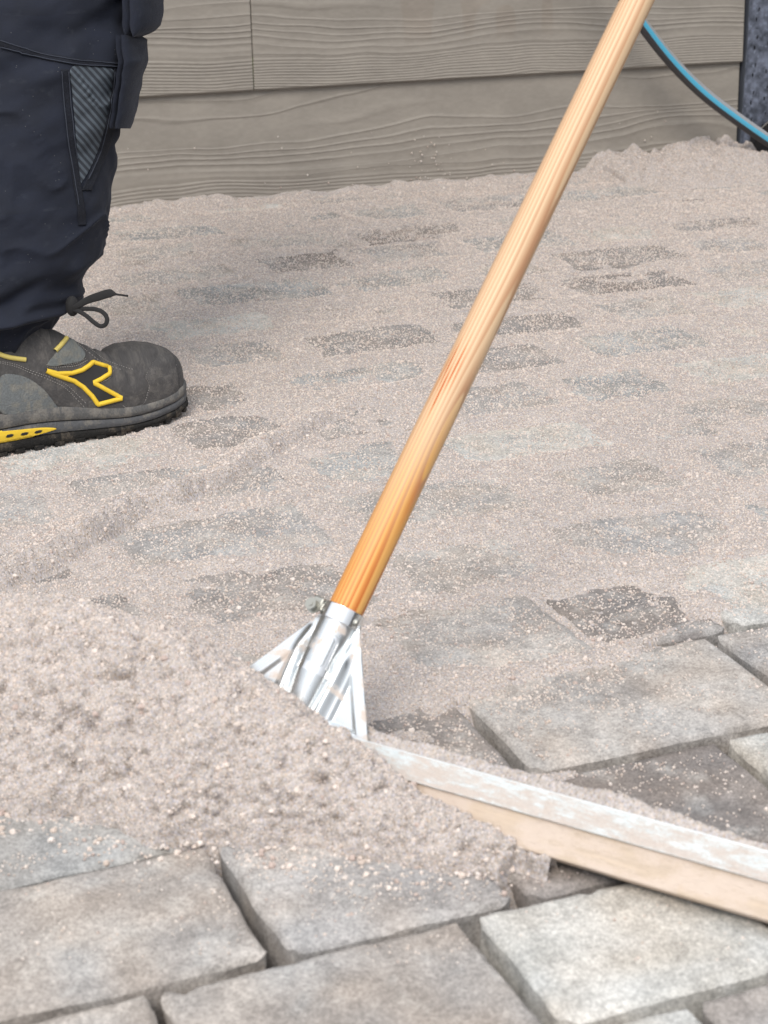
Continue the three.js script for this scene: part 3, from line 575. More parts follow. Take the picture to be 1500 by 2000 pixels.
  const dustTex = texture(512, 512, (i, j, u, v) => { const s = sstep(0.30, 0.62, fbm(u * 9, v * 9, 421, 4) + 0.30 * Math.abs(2 * u - 1) + 0.35 * (0.42 - v) + 0.22 * (hash(i, j, 422) - 0.5)) * 0.8; return [lerp(0.84, 0.78, s), lerp(0.855, 0.72, s), lerp(0.865, 0.675, s)]; }, true);
  const dustM = texture(512, 512, (i, j, u, v) => { const s = sstep(0.30, 0.62, fbm(u * 9, v * 9, 421, 4) + 0.30 * Math.abs(2 * u - 1) + 0.35 * (0.42 - v) + 0.22 * (hash(i, j, 422) - 0.5)) * 0.8; return [0, 0.30 + 0.6 * s + 0.1 * fbm(u * 40, v * 8, 423, 2), 1 - s]; }, false);
  const zincMat = std(0xffffff, 1, { map: dustTex, metalnessMap: dustM, roughnessMap: dustM, metalness: 1 });
  const socket = mesh('socket_plate', mergeGeometries([sheet(0, true), sheet(-0.0014, false)]).applyMatrix4(SB), zincMat, tool);
  // sleeve round the handle
  const bright = std([0.80, 0.81, 0.82], 0.10, { metalness: 1 });
  let sl = new THREE.CylinderGeometry(0.0139, 0.0139, 0.045, 48, 1, true).translate(0, 0.059, 0); mesh('sleeve', sl.applyMatrix4(SB), bright, tool);
  // wooden handle
  const HR = 0.01285, len = 1.55, HN = 200, RN = 36;
  const hw = texture(1024, 1024, (i, j, u, v) => {           // u round the handle, v along it (1.55 m); growth rings cut lengthways
    const x = Math.cos(u * 6.2832 + 1.1), y = Math.sin(u * 6.2832 + 1.1), V = v * 1.55;
    const bend = 0.22 * fbm(V * 2.6, 0.5, 431, 2) + 0.03 * fbm(V * 12, 2, 433, 2);
    const ph = (x + y * 0.22 + bend) * 4.3 + 1.1 * Math.exp(-(((V - 0.19) / 0.05) ** 2)) * x * x; const fr = ph - Math.floor(ph), ring = Math.pow(fr, 1.5) * (fr < 0.9 ? 1 : (1 - fr) / 0.1);
    const fib = 0.06 * fbm(u * 160, V * 22, 434, 3);
    const lac = 1 - sstep(0.10, 0.25, V + 0.10 * ring + 0.05 * fbm(u * 9, V * 8, 436, 2)); // worn varnish stays on the lower end
    const pale = [0.86, 0.745, 0.605], amber = [0.87, 0.665, 0.38], late = [0.745, 0.565, 0.43], lateA = [0.735, 0.38, 0.13];
    const e = pale.map((c, q) => lerp(c, amber[q], lac)), l = late.map((c, q) => lerp(c, lateA[q], lac));
    const k = Math.min(1, ring * 1.15); let o = e.map((c, q) => lerp(c, l[q], k) + fib * 0.6);
    const st = Math.exp(-(((V - 0.232 - 0.014 * Math.sin(u * 60)) / 0.015) ** 2)) * sstep(0.15, 0.5, ring) * Math.exp(-(((u - 0.085) / 0.09) ** 2)); o = o.map((c, q) => lerp(c, [0.70, 0.36, 0.14][q], Math.min(1, st * 1.5)));
    return o;
  }, true, true);
  hw.wrapT = THREE.ClampToEdgeWrapping;
  const hg = gridGeo(RN, HN, (i, j) => { const a = i / RN * 6.28318 + 1.1, t = j / HN, L = 0.04 + t * len, k = HR * (1 - 0.055 * clamp((L - 0.08) / 0.45)) * (1 + 0.012 * fbm(L * 9, 3, 441, 2)); return V3(Math.cos(a) * k, L, Math.sin(a) * k); });
  { const a = hg.index.array; for (let k = 0; k < a.length; k += 3) { const t = a[k]; a[k] = a[k + 1]; a[k + 1] = t; } hg.computeVertexNormals(); }
  const cap = new THREE.SphereGeometry(HR, 24, 10, 0, 6.2832, 0, Math.PI / 2).scale(1, 0.6, 1).translate(0, 0.04 + len, 0);
  mesh('wooden_handle', mergeGeometries([hg, cap]).applyMatrix4(SB), new THREE.MeshPhysicalMaterial({ map: hw, roughness: 0.62, clearcoat: 0.10, clearcoatRoughness: 0.4 }), tool);
  // hose clamp: band, screw housing, screw, small nut
  const prof = [[0.0146, -0.0058], [0.0154, -0.0058], [0.0157, -0.0055], [0.0157, -0.0053], [0.0157, 0.0053], [0.0157, 0.0055], [0.0154, 0.0058], [0.0146, 0.0058]].map(([x, y]) => new THREE.Vector2(x, y));
  const clampG = new THREE.Group(); clampG.name = 'hose_clamp'; clampG.applyMatrix4(SB.clone().multiply(new THREE.Matrix4().makeTranslation(0, 0.082, 0))); tool.add(clampG);
  mesh('band', new THREE.LatheGeometry(prof.concat([prof[0]]), 56), bright, clampG);
  const dull = std([0.36, 0.36, 0.33], 0.42, { metalness: 1 });
  mesh('screw_housing', mergeGeometries([new RoundedBoxGeometry(0.009, 0.0095, 0.008, 3, 0.0015).translate(-0.0195, 0.002, 0.004), new RoundedBoxGeometry(0.005, 0.006, 0.012, 2, 0.001).translate(-0.0165, 0.0, 0.001)]), dull, clampG);
  const hex = new THREE.CylinderGeometry(0.0046, 0.0046, 0.0055, 6).rotateX(Math.PI / 2).rotateZ(0.3).translate(-0.0208, -0.001, 0.0105), wash = new THREE.CylinderGeometry(0.0056, 0.0056, 0.0012, 24).rotateX(Math.PI / 2).translate(-0.0208, -0.001, 0.0075), sk = new THREE.CylinderGeometry(0.0021, 0.0021, 0.001, 6).rotateX(Math.PI / 2).translate(-0.0208, -0.001, 0.0135);
  mesh('screw', mergeGeometries([hex, wash, sk]), dull, clampG);
  mesh('rivet', new THREE.SphereGeometry(0.0026, 16, 10).scale(1, 1.1, 0.7).translate(0.0148, -0.0008, 0.0055), dull, clampG);
}

/* ------------------------------------------------------------------ the worker's leg and shoe */
function raycastTo(objs) {
  const rc = new THREE.Raycaster(); objs.forEach((o) => { o.updateMatrixWorld(true); o.geometry.boundsTree = new MeshBVH(o.geometry); o.raycast = acceleratedRaycast; });
  return (u, v, off = 0) => { rc.set(CAM, rayDir(u, v).normalize()); const h = rc.intersectObjects(objs, false); if (!h.length) return null; const n = h[0].face.normal.clone().transformDirection(h[0].object.matrixWorld); if (n.dot(rc.ray.direction) > 0) n.negate(); return h[0].point.clone().addScaledVector(n, off); };
}
const inside = (poly, u, v) => { let c = false; for (let i = 0, j = poly.length - 1; i < poly.length; j = i++) { const [a, b] = poly[i], [p, q] = poly[j]; if ((b > v) !== (q > v) && u < (p - a) * (v - b) / (q - b) + a) c = !c; } return c; };
const dense = (pts, step, closed) => { const o = [], n = pts.length; for (let i = 0; i < (closed ? n : n - 1); i++) { const [a, b] = pts[i], [c, d] = pts[(i + 1) % n], k = Math.max(1, Math.round(Math.hypot(c - a, d - b) / step)); for (let q = 0; q < k; q++) o.push([lerp(a, c, q / k), lerp(b, d, q / k)]); } if (!closed) o.push(pts[n - 1]); return o; };
// a raised panel sewn on a surface: its outline is dropped on the surface, filled and given an edge
function panel(hit, poly, off, step = 4) {
  const edge = dense(poly, 1.5, true), box = [1e9, 1e9, -1e9, -1e9]; step *= 0.55;
  for (const [u, v] of edge) { box[0] = Math.min(box[0], u); box[1] = Math.min(box[1], v); box[2] = Math.max(box[2], u); box[3] = Math.max(box[3], v); }
  const nu = Math.ceil((box[2] - box[0]) / step) + 2, nv = Math.ceil((box[3] - box[1]) / step) + 2, N = (nu + 1) * (nv + 1), at = new Array(N).fill(null), top = new Array(N).fill(null), rim = new Array(N).fill(null);
  for (let j = 0; j <= nv; j++) for (let i = 0; i <= nu; i++) {
    let u = box[0] + (i - 1) * step, v = box[1] + (j - 1) * step;
    if (!inside(poly, u, v)) { let b = 1e9, q = null; for (const e of edge) { const d = (e[0] - u) ** 2 + (e[1] - v) ** 2; if (d < b) { b = d; q = e; } } if (b > step * step * 1.1) continue; [u, v] = q; }
    const k = j * (nu + 1) + i; top[k] = hit(u, v, off); if (top[k]) { rim[k] = hit(u, v, -0.0008); at[k] = [u, v]; }
  }
  const idx = [], pos = [], uv = [], id = new Map(), ed = new Map();
  const add = (k, low) => { const key = k * 2 + low; if (!id.has(key)) { id.set(key, pos.length / 3); const p = low ? rim[k] : top[k]; pos.push(p.x, p.y, p.z); uv.push((p.x * 0.894 - p.z * 0.447) / 0.057, -p.y / 0.057); } return id.get(key); };
  const tri = (a, b, c) => { if (!(at[a] && at[b] && at[c])) return; const A = (at[b][0] - at[a][0]) * (at[c][1] - at[a][1]) - (at[c][0] - at[a][0]) * (at[b][1] - at[a][1]); if (Math.abs(A) < 1e-4) return; if (Math.max(top[a].distanceTo(top[b]), top[b].distanceTo(top[c]), top[c].distanceTo(top[a])) > 0.02) return; idx.push(add(a, 0), add(b, 0), add(c, 0)); for (const [p, q] of [[a, b], [b, c], [c, a]]) { const r = q + '_' + p; if (ed.has(r)) ed.delete(r); else ed.set(p + '_' + q, [p, q]); } };
  for (let j = 0; j < nv; j++) for (let i = 0; i < nu; i++) { const a = j * (nu + 1) + i, b = a + 1, c = a + nu + 1, d = c + 1; tri(a, c, b); tri(b, c, d); }
  for (const [p, q] of ed.values()) { const a = add(p, 0), b = add(q, 0), c = add(p, 1), d = add(q, 1); idx.push(b, a, c, b, c, d); }
  const g = new THREE.BufferGeometry(); g.setAttribute('position', new THREE.Float32BufferAttribute(pos, 3)); g.setAttribute('uv', new THREE.Float32BufferAttribute(uv, 2)); g.setIndex(idx); g.computeVertexNormals(); return g;
}
const line = (hit, pts, r, off, step = 5, closed = false) => { const q = dense(pts, step, closed).map(([u, v]) => hit(u, v, off)).filter(Boolean); return tube(q, r, q.length * 2, 8, closed); };
const smooth2 = (pts, n = 40, closed = false) => new THREE.CatmullRomCurve3(pts.map(([u, v]) => V3(u, v, 0)), closed, 'centripetal').getPoints(n).map((p) => [p.x, p.y]);
{
  const person = new THREE.Group(); person.name = 'person'; scene.add(person);
  tag(person, 'worker in navy work trousers and dusty dark safety shoe standing on the sand', 'person');
  // ---- shoe: local x forward, y up, z to the outer side
  const F0 = onGround(60, 892), F1 = onGround(262, 848), FX = F1.clone().sub(F0).normalize(), FZ = V3(-FX.z, 0, FX.x); if (FZ.z < 0) FZ.negate();
  const toe = onGround(356, 796), L = 0.305;
  // place the outline so that its outer edge runs along F0-F1 and its tip meets the toe
  const org = V3(0, 0, 0); { const tx = toe.clone().sub(F0).dot(FX); org.copy(F0).addScaledVector(FX, tx - L - 0.004).addScaledVector(FZ, -0.050); org.y = 0.001; }
  const SM = frameM(FX, UPV, FZ, org);
  const zo = (x) => interp([[0, 0.0], [0.004, 0.017], [0.015, 0.028], [0.04, 0.0355], [0.09, 0.037], [0.15, 0.043], [0.205, 0.050], [0.245, 0.0495], [0.272, 0.044], [0.29, 0.034], [0.30, 0.020], [0.305, 0.0]], x);
  const zi = (x) => interp([[0, 0.0], [0.004, 0.017], [0.015, 0.028], [0.04, 0.0345], [0.09, 0.033], [0.15, 0.036], [0.205, 0.046], [0.25, 0.0475], [0.278, 0.041], [0.293, 0.029], [0.301, 0.016], [0.305, 0.0]], x);
  const spring = (x) => 0.010 * Math.pow(clamp((x - 0.215) / 0.09), 1.7);
  const ring = (x, phi) => 0;
  const NP = 120, outline = (off, k) => { const t = k / NP * 2 * Math.PI, cx = 0.1525 - Math.cos(t) * (0.1525); const x = cx, z = Math.sin(t) >= 0 ? zo(x) : -zi(x); const nx = clamp((x - 0.1525) / 0.1525, -1, 1); return [x + off * Math.pow(Math.abs(nx), 5) * Math.sign(nx), z + off * Math.sign(z || 1) * Math.sqrt(Math.max(0, 1 - Math.pow(Math.abs(nx), 8)))]; };
  const hs = (x) => lerp(1.02, 0.64, sstep(0.09, 0.23, x));
  function band(rows, wob = 0) {                             // rows: [offset, height]; closed ring walls with a flat lid and floor
    const g = gridGeo(NP, rows.length + 1, (i, j) => { const jj = clamp(j - 1, 0, rows.length - 1); const [o, y] = rows[jj]; const [x, z] = outline(o, i); const sc = (j === 0 || j === rows.length + 1) ? 0.0 : 1; const w = wob && jj < 2 ? wob * (hash(i >> 1, 3, 7) - 0.5) : 0; return V3(lerp(0.15, x, sc), y * hs(x) + spring(x) + w, z * sc); }); return g; };
  const flip = (g) => { const a = g.index.array; for (let k = 0; k < a.length; k += 3) { const t = a[k]; a[k] = a[k + 1]; a[k + 1] = t; } g.computeVertexNormals(); return g; };
  const shoe = new THREE.Group(); shoe.name = 'safety_shoe'; person.add(shoe);
  const dust = (s, c1, c2, thr = 0.05, kk = 1.2) => texture(512, 512, (i, j, u, v) => { const f = fbm(u * 7, v * 7, s, 5) + 0.25 * fbm(u * 60, v * 60, s + 5, 2), q = sstep(thr - 0.25, thr + 0.4, f); const k = kk + 0.14 * (hash(i, j, s) - 0.5) + 0.10 * fbm(u * 40, v * 40, s + 2, 2); return c1.map((c, n) => lerp(c, c2[n], q * 0.55) * k); }, true);
  const leatherT = dust(501, [0.268, 0.262, 0.262], [0.40, 0.385, 0.37], 0.12, 1.0), bumpL = texture(512, 512, (i, j, u, v) => 0.5 + 0.5 * fbm(u * 45, v * 45, 511, 3) + 0.2 * (hash(i, j, 5) - 0.5), false);
  const leather = std(0xffffff, 0.85, { map: leatherT, bumpMap: bumpL, bumpScale: 0.0005 });
  const quarter = std(0xffffff, 0.85, { map: dust(521, [0.36, 0.375, 0.38], [0.46, 0.44, 0.40], 0.0, 1.08), bumpMap: bumpL, bumpScale: 0.0006 });
  const rubberT = dust(531, [0.27, 0.275, 0.285], [0.45, 0.425, 0.385], 0.12), soleT = dust(541, [0.085, 0.082, 0.08], [0.40, 0.36, 0.31], 0.22);
  const midMat = std(0xffffff, 0.8, { map: rubberT, bumpMap: bumpL, bumpScale: 0.0006 }), soleMat = std(0xffffff, 0.9, { map: soleT, bumpMap: bumpL, bumpScale: 0.0014 }), randMat = std(0xffffff, 0.8, { map: dust(551, [0.30, 0.30, 0.30], [0.47, 0.45, 0.42], -0.05, 1.12), bumpMap: bumpL, bumpScale: 0.0006 });
  const rescale = (g, su = 14, sv = 14) => { const p = g.attributes.position, uv = g.attributes.uv; for (let i = 0; i < p.count; i++) uv.setXY(i, p.getX(i) * su + 0.3 * p.getZ(i) * su, p.getY(i) * sv + 0.6 * p.getZ(i) * sv); return g; };
  const addS = (name, g, m) => mesh(name, g.applyMatrix4(SM), m, shoe);
  // tread blocks round the edge of the outsole
  const blocks = []; for (let k = 0; k < NP; k += 3) { const [x, z] = outline(0.0016, k), [x2, z2] = outline(0.0016, k + 1), d = Math.hypot(x2 - x, z2 - z); const b = new RoundedBoxGeometry(Math.max(0.004, Math.min(0.011, d * rr(1.4, 2.6))), rr(0.004, 0.0072), 0.007, 1, 0.001).rotateY(-Math.atan2(z2 - z, x2 - x)).translate(x, 0.0032 + spring(x), z - Math.sign(z) * 0.0025); blocks.push(b); }
  addS('outsole', rescale(mergeGeometries([flip(band([[-0.004, 0.002], [0.0, 0.004], [0.003, 0.009], [0.0032, 0.014], [0.001, 0.0165]], 0.001)).toNonIndexed(), ...blocks.map((b) => b.index ? b.toNonIndexed() : b)])), soleMat);
  addS('midsole', rescale(flip(band([[0.0005, 0.0166], [0.0024, 0.018], [0.0028, 0.024], [0.002, 0.029], [0.0, 0.0305]]))), midMat);
  addS('rand', rescale(flip(band([[0.0, 0.0306], [0.0025, 0.032], [0.0028, 0.038], [0.0016, 0.0455], [-0.001, 0.047]]))), randMat);
  // upper: rows from the rand over the top
  const topY = (x) => interp([[0, 0.080], [0.012, 0.098], [0.04, 0.106], [0.075, 0.112], [0.105, 0.122], [0.13, 0.125], [0.15, 0.117], [0.17, 0.106], [0.19, 0.095], [0.205, 0.088], [0.218, 0.0865], [0.235, 0.0865], [0.255, 0.0860], [0.272, 0.0820], [0.286, 0.0755], [0.295, 0.068], [0.3015, 0.059], [0.305, 0.044]], x);
  const NU = 150, NW = 72;
  const upperG = gridGeo(NU, NW, (i, j) => {
    const t = i / NU, x = 0.001 + (0.5 - 0.5 * Math.cos(t * Math.PI)) * 0.3035, ph = j / NW * Math.PI, c = Math.cos(ph), s = Math.sin(ph);
    const n = x > 0.2 ? lerp(2.3, 3.0, sstep(0.2, 0.26, x)) : 2.2, cs = Math.sign(c) * Math.pow(Math.abs(c), 2 / n), ss = Math.pow(Math.abs(s), 2 / n);
    const slim = lerp(1, x < 0.2 ? 0.70 : 0.86, Math.pow(ss, 1.6)); const z = cs * (c >= 0 ? zo(x) : zi(x)) * slim, y0 = 0.040 * hs(x) + spring(x), y = y0 + (topY(x) - y0) * ss;
    // creases behind the toe cap, padded collar, gentle dents
    const cr = Math.exp(-(((x - 0.212 - 0.02 * (1 - ss)) / 0.006) ** 2)) * 0.0035 * sstep(0.35, 0.8, ss) + Math.exp(-(((x - 0.196 - 0.016 * (1 - ss)) / 0.005) ** 2)) * 0.0025 * sstep(0.3, 0.7, ss);
    const dn = 0.0018 * fbm(x * 38, ph * 2.4, 561, 3), k = 1 - cr / 0.05 + dn / 0.045;
    return V3(x, y0 + (y - y0) * k, z * k);
  });
  const upper = addS('upper', rescale(flip(upperG)), leather);
  const hit = raycastTo([upper]);
  const addP = (name, g, m) => mesh(name, g, m, shoe);
  // quarter, toe cap and lace stay are pieces sewn on top
  addP('heel_quarter', panel(hit, smooth2([[2, 735], [30, 732], [60, 742], [88, 764], [108, 790], [119, 806], [60, 806], [2, 806]], 60, true), 0.0014, 5), quarter);
  addP('ankle_panel', panel(hit, smooth2([[92, 714], [108, 690], [130, 655], [150, 672], [166, 692], [160, 704], [140, 710]], 40, true), 0.0011, 4), std(0xffffff, 0.9, { map: dust(571, [0.33, 0.345, 0.345], [0.40, 0.385, 0.35], 0.15), bumpMap: bumpL, bumpScale: 0.0005 }));
  addP('toe_cap', panel(hit, smooth2([[268, 800], [284, 782], [291, 752], [285, 736], [300, 706], [318, 690], [336, 696], [345, 730], [346, 762], [330, 784], [300, 797]], 60, true), 0.0013, 5), std(0xffffff, 0.8, { map: dust(581, [0.27, 0.264, 0.264], [0.40, 0.385, 0.37], 0.1, 1.04), bumpMap: bumpL, bumpScale: 0.0004 }));
  const yellow = std([0.78, 0.53, 0.035], 0.55), thread = std([0.27, 0.26, 0.25], 0.9), black = std([0.018, 0.018, 0.018], 0.7);
  const emblem = [[88, 726], [98, 732], [122, 732], [147, 728], [166, 718], [181, 706], [218, 718], [214, 732], [182, 748], [240, 779], [192, 791], [172, 766], [150, 750], [124, 737], [104, 731]];
  const emb = [[90, 724], [112, 730], [140, 729], [160, 723], [174, 714], [181, 708], [216, 719], [212, 731], [198, 740], [182, 748], [210, 763], [238, 778], [191, 790], [180, 774], [163, 757], [145, 745], [124, 738], [104, 731]];
  addP('emblem_field', panel(hit, emb, 0.0009, 4), black);
  addP('emblem_outline', line(hit, emb.concat([emb[0]]), 0.0026, 0.0009, 4), yellow);
  addP('emblem_fill', panel(hit, [[92, 725], [112, 731], [142, 731], [126, 738], [104, 731]], 0.0016, 4), yellow);
  // stitching: short thread stitches in rows
  const stitch = []; const row = (pts) => { const q = dense(smooth2(pts, 40), 2.6, false).map(([u, v]) => hit(u, v, 0.0004)); for (let i = 0; i + 1 < q.length; i += 2) if (q[i] && q[i + 1]) { const a = q[i], b = q[i + 1], d = a.distanceTo(b); if (d > 0.0001 && d < 0.006) { const c = new THREE.CylinderGeometry(0.00042, 0.00042, d * 0.9, 5).rotateX(Math.PI / 2); const m = new THREE.Matrix4().lookAt(a, b, UPV).setPosition(a.clone().lerp(b, 0.5)); stitch.push(c.applyMatrix4(m)); } } };
  row([[92, 717], [120, 717], [150, 714], [172, 703]]); row([[90, 713], [118, 713], [148, 710], [168, 700]]); row([[0, 706], [30, 712], [60, 724], [100, 738], [130, 752], [152, 772], [170, 790]]); row([[0, 709], [30, 716], [58, 728], [97, 742], [126, 757], [148, 778], [164, 795]]);
  row([[132, 650], [150, 660], [180, 684], [206, 703], [240, 716], [262, 722]]); row([[128, 656], [146, 667], [176, 691], [202, 710], [236, 722]]); row([[222, 724], [214, 738], [196, 748]]); row([[240, 792], [258, 806]]); row([[284, 782], [291, 752], [285, 736], [300, 706]]); row([[344, 712], [341, 750], [333, 778]]);
  if (stitch.length) addP('stitching', mergeGeometries(stitch), thread).userData.kind = 'stuff';
  const pipe = std([0.56, 0.46, 0.13], 0.7); addP('collar_piping', line(hit, smooth2([[137, 640], [130, 660], [118, 675], [107, 686]], 14), 0.0027, 0.001, 4), pipe); addP('collar_piping', line(hit, smooth2([[-10, 690], [20, 699], [50, 703]], 14), 0.0027, 0.001, 4), pipe);
  const soleHit = raycastTo([shoe.children.find((c) => c.name === 'midsole'), shoe.children.find((c) => c.name === 'rand')]);
  addP('yellow_insert', panel(soleHit, smooth2([[-30, 846], [10, 842], [50, 838], [90, 835], [110, 837], [90, 844], [60, 852], [20, 860], [-30, 864]], 60, true), 0.0012, 4), yellow);
  for (const [u, v] of [[18, 850], [47, 846], [74, 842]]) addP('insert_slot', panel(soleHit, [[u - 8, v + 3], [u - 5, v - 1], [u + 4, v - 3], [u + 8, v - 2], [u + 5, v + 2], [u - 4, v + 4]], 0.0016, 4), black);
  // lace: a bow, one loop and one loose end, in front of the tongue
  const laceMat = std([0.012, 0.012, 0.013], 0.85), zL = V3(0.135, 0.125, 0.015).applyMatrix4(SM).sub(CAM).dot(V3(0, -Math.sin(PITCH), -Math.cos(PITCH))) - 0.01;
  const ribbon = (pts, w, thick) => { const c = new THREE.CatmullRomCurve3(pts.map(([u, v, dz = 0]) => atDepth(u, v, zL + dz)), false, 'centripetal'), N = 48, vd = rayDir(180, 610).normalize(); return gridGeo(12, N, (i, j) => { const t = j / N, p = c.getPointAt(t), tg = c.getTangentAt(t), sd = tg.clone().cross(vd).normalize(), nn = sd.clone().cross(tg).normalize(), a = i / 12 * 6.28318, ww = typeof w === 'function' ? w(t) : w; return p.addScaledVector(sd, Math.cos(a) * ww).addScaledVector(nn, Math.sin(a) * thick); }); };
  const tail = ribbon([[138, 605], [150, 598, -0.004], [172, 586, -0.006], [196, 578, -0.008], [214, 573, -0.008], [228, 575, -0.008], [250, 578, -0.01]], (t) => t < 0.72 ? lerp(0.0026, 0.0046, clamp(t / 0.5)) : t < 0.8 ? lerp(0.0046, 0.0012, (t - 0.72) / 0.08) : 0.0011, 0.0010);
  const loop = ribbon([[140, 604], [152, 607, -0.003], [170, 618, -0.006], [184, 630, -0.008], [196, 637, -0.009], [206, 634, -0.010], [209, 622, -0.011], [201, 610, -0.010], [186, 604, -0.008], [168, 603, -0.005], [146, 604]], 0.0024, 0.0010);
  const knot = new THREE.SphereGeometry(0.008, 14, 10).scale(0.9, 1.4, 0.9).translate(...atDepth(141, 598, zL + 0.004).toArray());
  addP('lace_end', tail, laceMat); addP('lace_loop', loop, laceMat); addP('lace_knot', knot, laceMat);

  // ---- trousers: a tube of rings up the leg, folded and creased, with the far leg and the seat above the frame
  const AX = V3(0, -Math.sin(PITCH), -Math.cos(PITCH));
  const zLeg = org.clone().addScaledVector(FX, 0.085).sub(CAM).dot(V3(0, -Math.sin(PITCH), -Math.cos(PITCH)));
  // right-hand outline in the photograph: [row, column], and the leg's radius in metres
  const sil = [[-900, 372], [-500, 352], [-200, 318], [0, 272], [65, 270], [120, 262], [180, 252], [240, 240], [285, 226], [330, 226], [400, 220], [470, 205], [510, 190], [560, 156], [590, 147], [606, 143], [616, 139], [640, 127], [655, 117], [668, 108], [690, 93]];
  const rad = [[-900, 0.125], [-400, 0.115], [0, 0.104], [200, 0.100], [400, 0.098], [510, 0.095], [600, 0.092], [615, 0.088], [668, 0.083], [690, 0.081]];
  const NR = 330, NA = 120, v0 = 690, v1 = -900;
  const ringV = (j) => lerp(v0, v1, Math.pow(j / NR, 1.15));
  const fdir = FX.clone(), sdir = FZ.clone();
  const legPoint = (i, j) => {
    const v = ringV(j), R = interp(rad, v), u = interp(sil, v), a = i / NA * 2 * Math.PI;
    const depth = zLeg; const edge = atDepth(u, v, depth), c = edge.clone().addScaledVector(V3(1, 0, 0), -R * 0.99);
    const ca = Math.cos(a), sa = Math.sin(a);
    // folds: long diagonal drags, horizontal bunching above the shoe, seams puckers
    let w = 0.0062 * fbm(a * 1.6 + 0.6 * v / 200, v / 95 + a * 0.5, 601, 3) + 0.0022 * fbm(a * 3.4, v / 38 - a, 605, 2);
    w += 0.0058 * Math.pow(1 - Math.abs(fbm(a * 1.3 + v / 260, v / 150 - a * 0.35, 603, 2)), 9) * sstep(20, 160, v);
    const low = sstep(430, 590, v) * (1 - sstep(604, 612, v));
    w += low * 0.0055 * Math.sin(v / 13 + 1.6 * Math.sin(a * 1.7) + 2 * fbm(a * 2, v / 60, 609, 2));
    const knee = (1 - sstep(110, 230, v)) * sstep(-260, -60, v); w += knee * 0.004 * Math.sin(v / 26 - 2.2 * a + 2 * fbm(a * 2, v / 70, 613, 2));
    w += 0.012 * (Math.exp(-(((v - 598) / 11) ** 2)) - 0.95 * sstep(603, 608, v));          // hem of the outer layer standing proud of the inner one
    const r = R + w * (0.55 + 0.45 * Math.abs(sa));
    return c.addScaledVector(fdir, ca * r).addScaledVector(sdir, sa * r * 0.86);
  };
  const legG = gridGeo(NA, NR, (i, j) => legPoint(i % NA, j));
  const clothT = texture(1024, 1024, (i, j, u, v) => { let k = 0.9 + 0.12 * fbm(u * 12, v * 12, 621, 4) + 0.10 * (((i + 2 * j) % 4) / 4 - 0.4) + 0.1 * (hash(i, j, 6) - 0.5); const d = sstep(0.34, 0.75, fbm(u * 17, v * 22, 625, 4)); let c = [0.078 * k, 0.104 * k, 0.168 * k].map((x, q) => lerp(x, [0.19, 0.20, 0.225][q], d * 0.4)); if (hash(i >> 1, j >> 2, 627) > 0.9996) c = [0.42, 0.42, 0.41]; return c; }, true);
  const clothB = texture(512, 512, (i, j, u, v) => 0.5 + 0.22 * Math.sin((i + 2 * j) * 1.5708) + 0.35 * fbm(u * 30, v * 30, 631, 3), false);
  const cloth = new THREE.MeshPhysicalMaterial({ map: clothT, bumpMap: clothB, bumpScale: 0.0004, roughness: 0.9, sheen: 0.3, sheenRoughness: 0.6, sheenColor: new THREE.Color(0.25, 0.28, 0.35) });
  { const uv = legG.attributes.uv; for (let i = 0; i < uv.count; i++) uv.setXY(i, uv.getX(i) * 2.6, uv.getY(i) * 4.2); }
  const trousers = mesh('trousers', legG, cloth, person);
  const legHit = raycastTo([trousers]);
  const addT = (name, g, m) => mesh(name, g, m, trousers);
  const seamMat = new THREE.MeshPhysicalMaterial({ map: clothT, color: new THREE.Color(0.62, 0.62, 0.64), bumpMap: clothB, bumpScale: 0.0008, roughness: 0.92 });
  const stripes = texture(512, 512, (i, j, u, v) => { const p = (u * 1.0 - v * 0.0) ; const s = 0.5 + 0.5 * Math.sin((u * 7 - v * 6) * 2 * Math.PI), q = sstep(0.25, 0.7, s), n = 0.94 + 0.12 * (hash(i, j, 8) - 0.5); return [lerp(0.20, 0.345, q) * n, lerp(0.222, 0.383, q) * n, lerp(0.255, 0.42, q) * n]; }, true);
  const stripesB = texture(512, 512, (i, j, u, v) => 0.5 + 0.5 * Math.sin((u * 7 - v * 6) * 2 * Math.PI), false);
  addT('gusset_panel', panel(legHit, smooth2([[140, 131], [222, 138], [220, 160], [214, 200], [204, 250], [188, 300], [172, 335], [156, 358], [152, 320], [146, 240], [141, 180]], 70, true), 0.0007, 5), std(0xffffff, 0.85, { map: stripes, bumpMap: stripesB, bumpScale: 0.0012 }));
  const strap = (pts, w, off) => panel(legHit, pts.map(([u, v]) => [u - w, v]).concat(pts.slice().reverse().map(([u, v]) => [u + w, v])), off, 5);
  addT('seam_band', strap([[126, 136], [130, 190], [136, 250], [143, 310], [150, 365], [158, 410], [160, 440]], 7, 0.0016), seamMat);
  addT('seam_band', strap([[231, 128], [228, 165], [222, 205], [213, 250], [198, 300], [182, 340], [168, 372]], 9, 0.0016), seamMat);
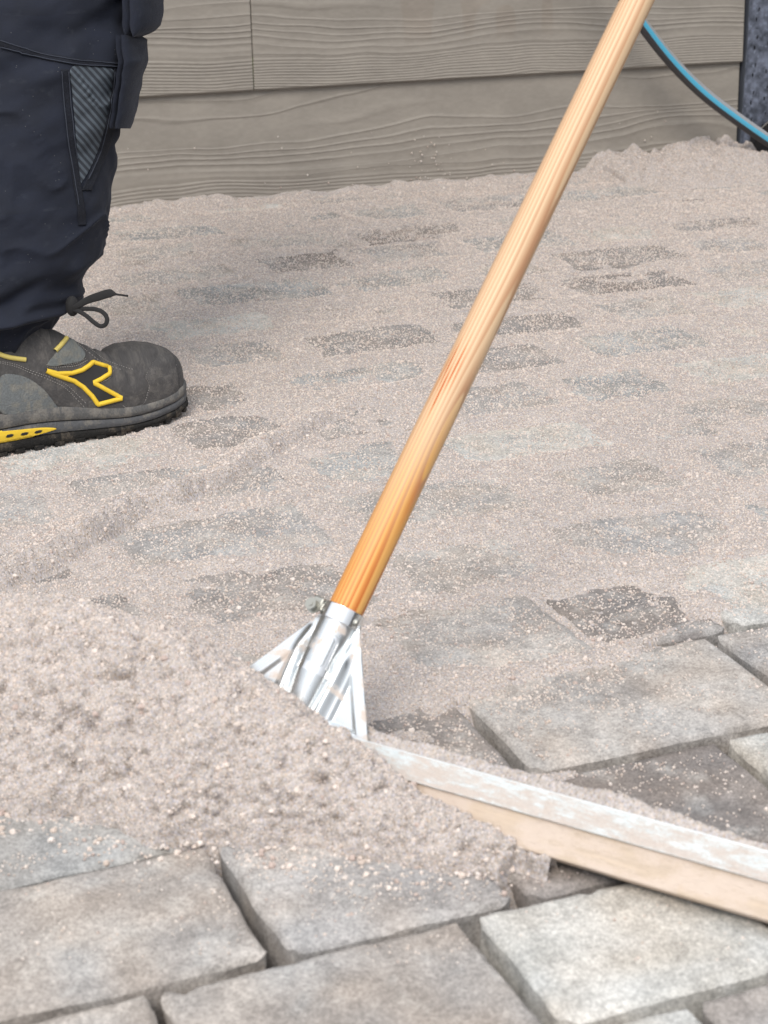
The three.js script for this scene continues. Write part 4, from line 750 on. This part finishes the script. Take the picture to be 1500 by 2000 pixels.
  addT('yoke_seam', panel(legHit, [[1, 78], [40, 92], [90, 105], [150, 115], [238, 122], [238, 134], [150, 128], [90, 118], [40, 104], [1, 90]], 0.0018, 5), seamMat);
  const wh = std([0.028, 0.034, 0.05], 0.9); const ts = []; for (const pts of [[[120, 140], [126, 220], [137, 310], [152, 400]], [[133, 140], [139, 220], [149, 310]], [[222, 140], [217, 190], [206, 250], [190, 305], [170, 350]], [[239, 140], [233, 190], [222, 250]], [[2, 92], [90, 116], [150, 126], [236, 131]], [[2, 80], [90, 108], [150, 118], [236, 125]]]) ts.push(line(legHit, smooth2(pts, 30), 0.0006, 0.0022, 5));
  addT('thread_lines', mergeGeometries(ts), wh).userData.kind = 'stuff';
  // knee pocket standing off the shin: a curved pad with a square lower end, and the bulge above it
  const pad = (rows, thick) => { // rows: [v, u right edge, u left edge]
    const NN = 40, MM = 14; const tab = (k) => rows.map((q) => [q[0], q[k]]); const g = (off) => gridGeo(MM, NN, (i, j) => { const v = lerp(rows[0][0], rows[rows.length - 1][0], j / NN), ur = interp(tab(1), v), ul = interp(tab(2), v), t = i / MM, a = t * Math.PI * 0.9; const u = lerp(ul, ur, Math.sin(Math.min(1, t * 1.15) * Math.PI / 2)), z = zLeg - 0.052 + 0.11 * (1 - Math.cos(a)) * 0.5 + off * 0.7; const p = atDepth(u, v, z); p.x += -off + 0.0016 * fbm(t * 5, v / 24, 641, 2); return p; });
    const A = g(0), Bk = flip(g(thick)); return mergeGeometries([A, Bk]); };
  addT('knee_pocket', pad([[68, 272, 236], [76, 288, 236], [90, 287, 238], [120, 289, 242], [150, 279, 238], [200, 269, 232], [235, 261, 228], [249, 256, 226], [251, 255, 226]], 0.006), cloth);
  addT('knee_pad_flap', pad([[-160, 330, 246], [-60, 324, 250], [0, 321, 252], [30, 319, 254], [48, 314, 254], [60, 303, 256], [68, 288, 258], [72, 276, 258]], 0.008), cloth);
  const st2 = []; // edge of the pocket: stitched tape down its near side
  addT('pocket_tape', strap([[256, 0], [252, 40], [246, 90], [243, 130], [240, 180], [236, 215]], 6, 0.0022), seamMat);
}

renderer.render(scene, camera);
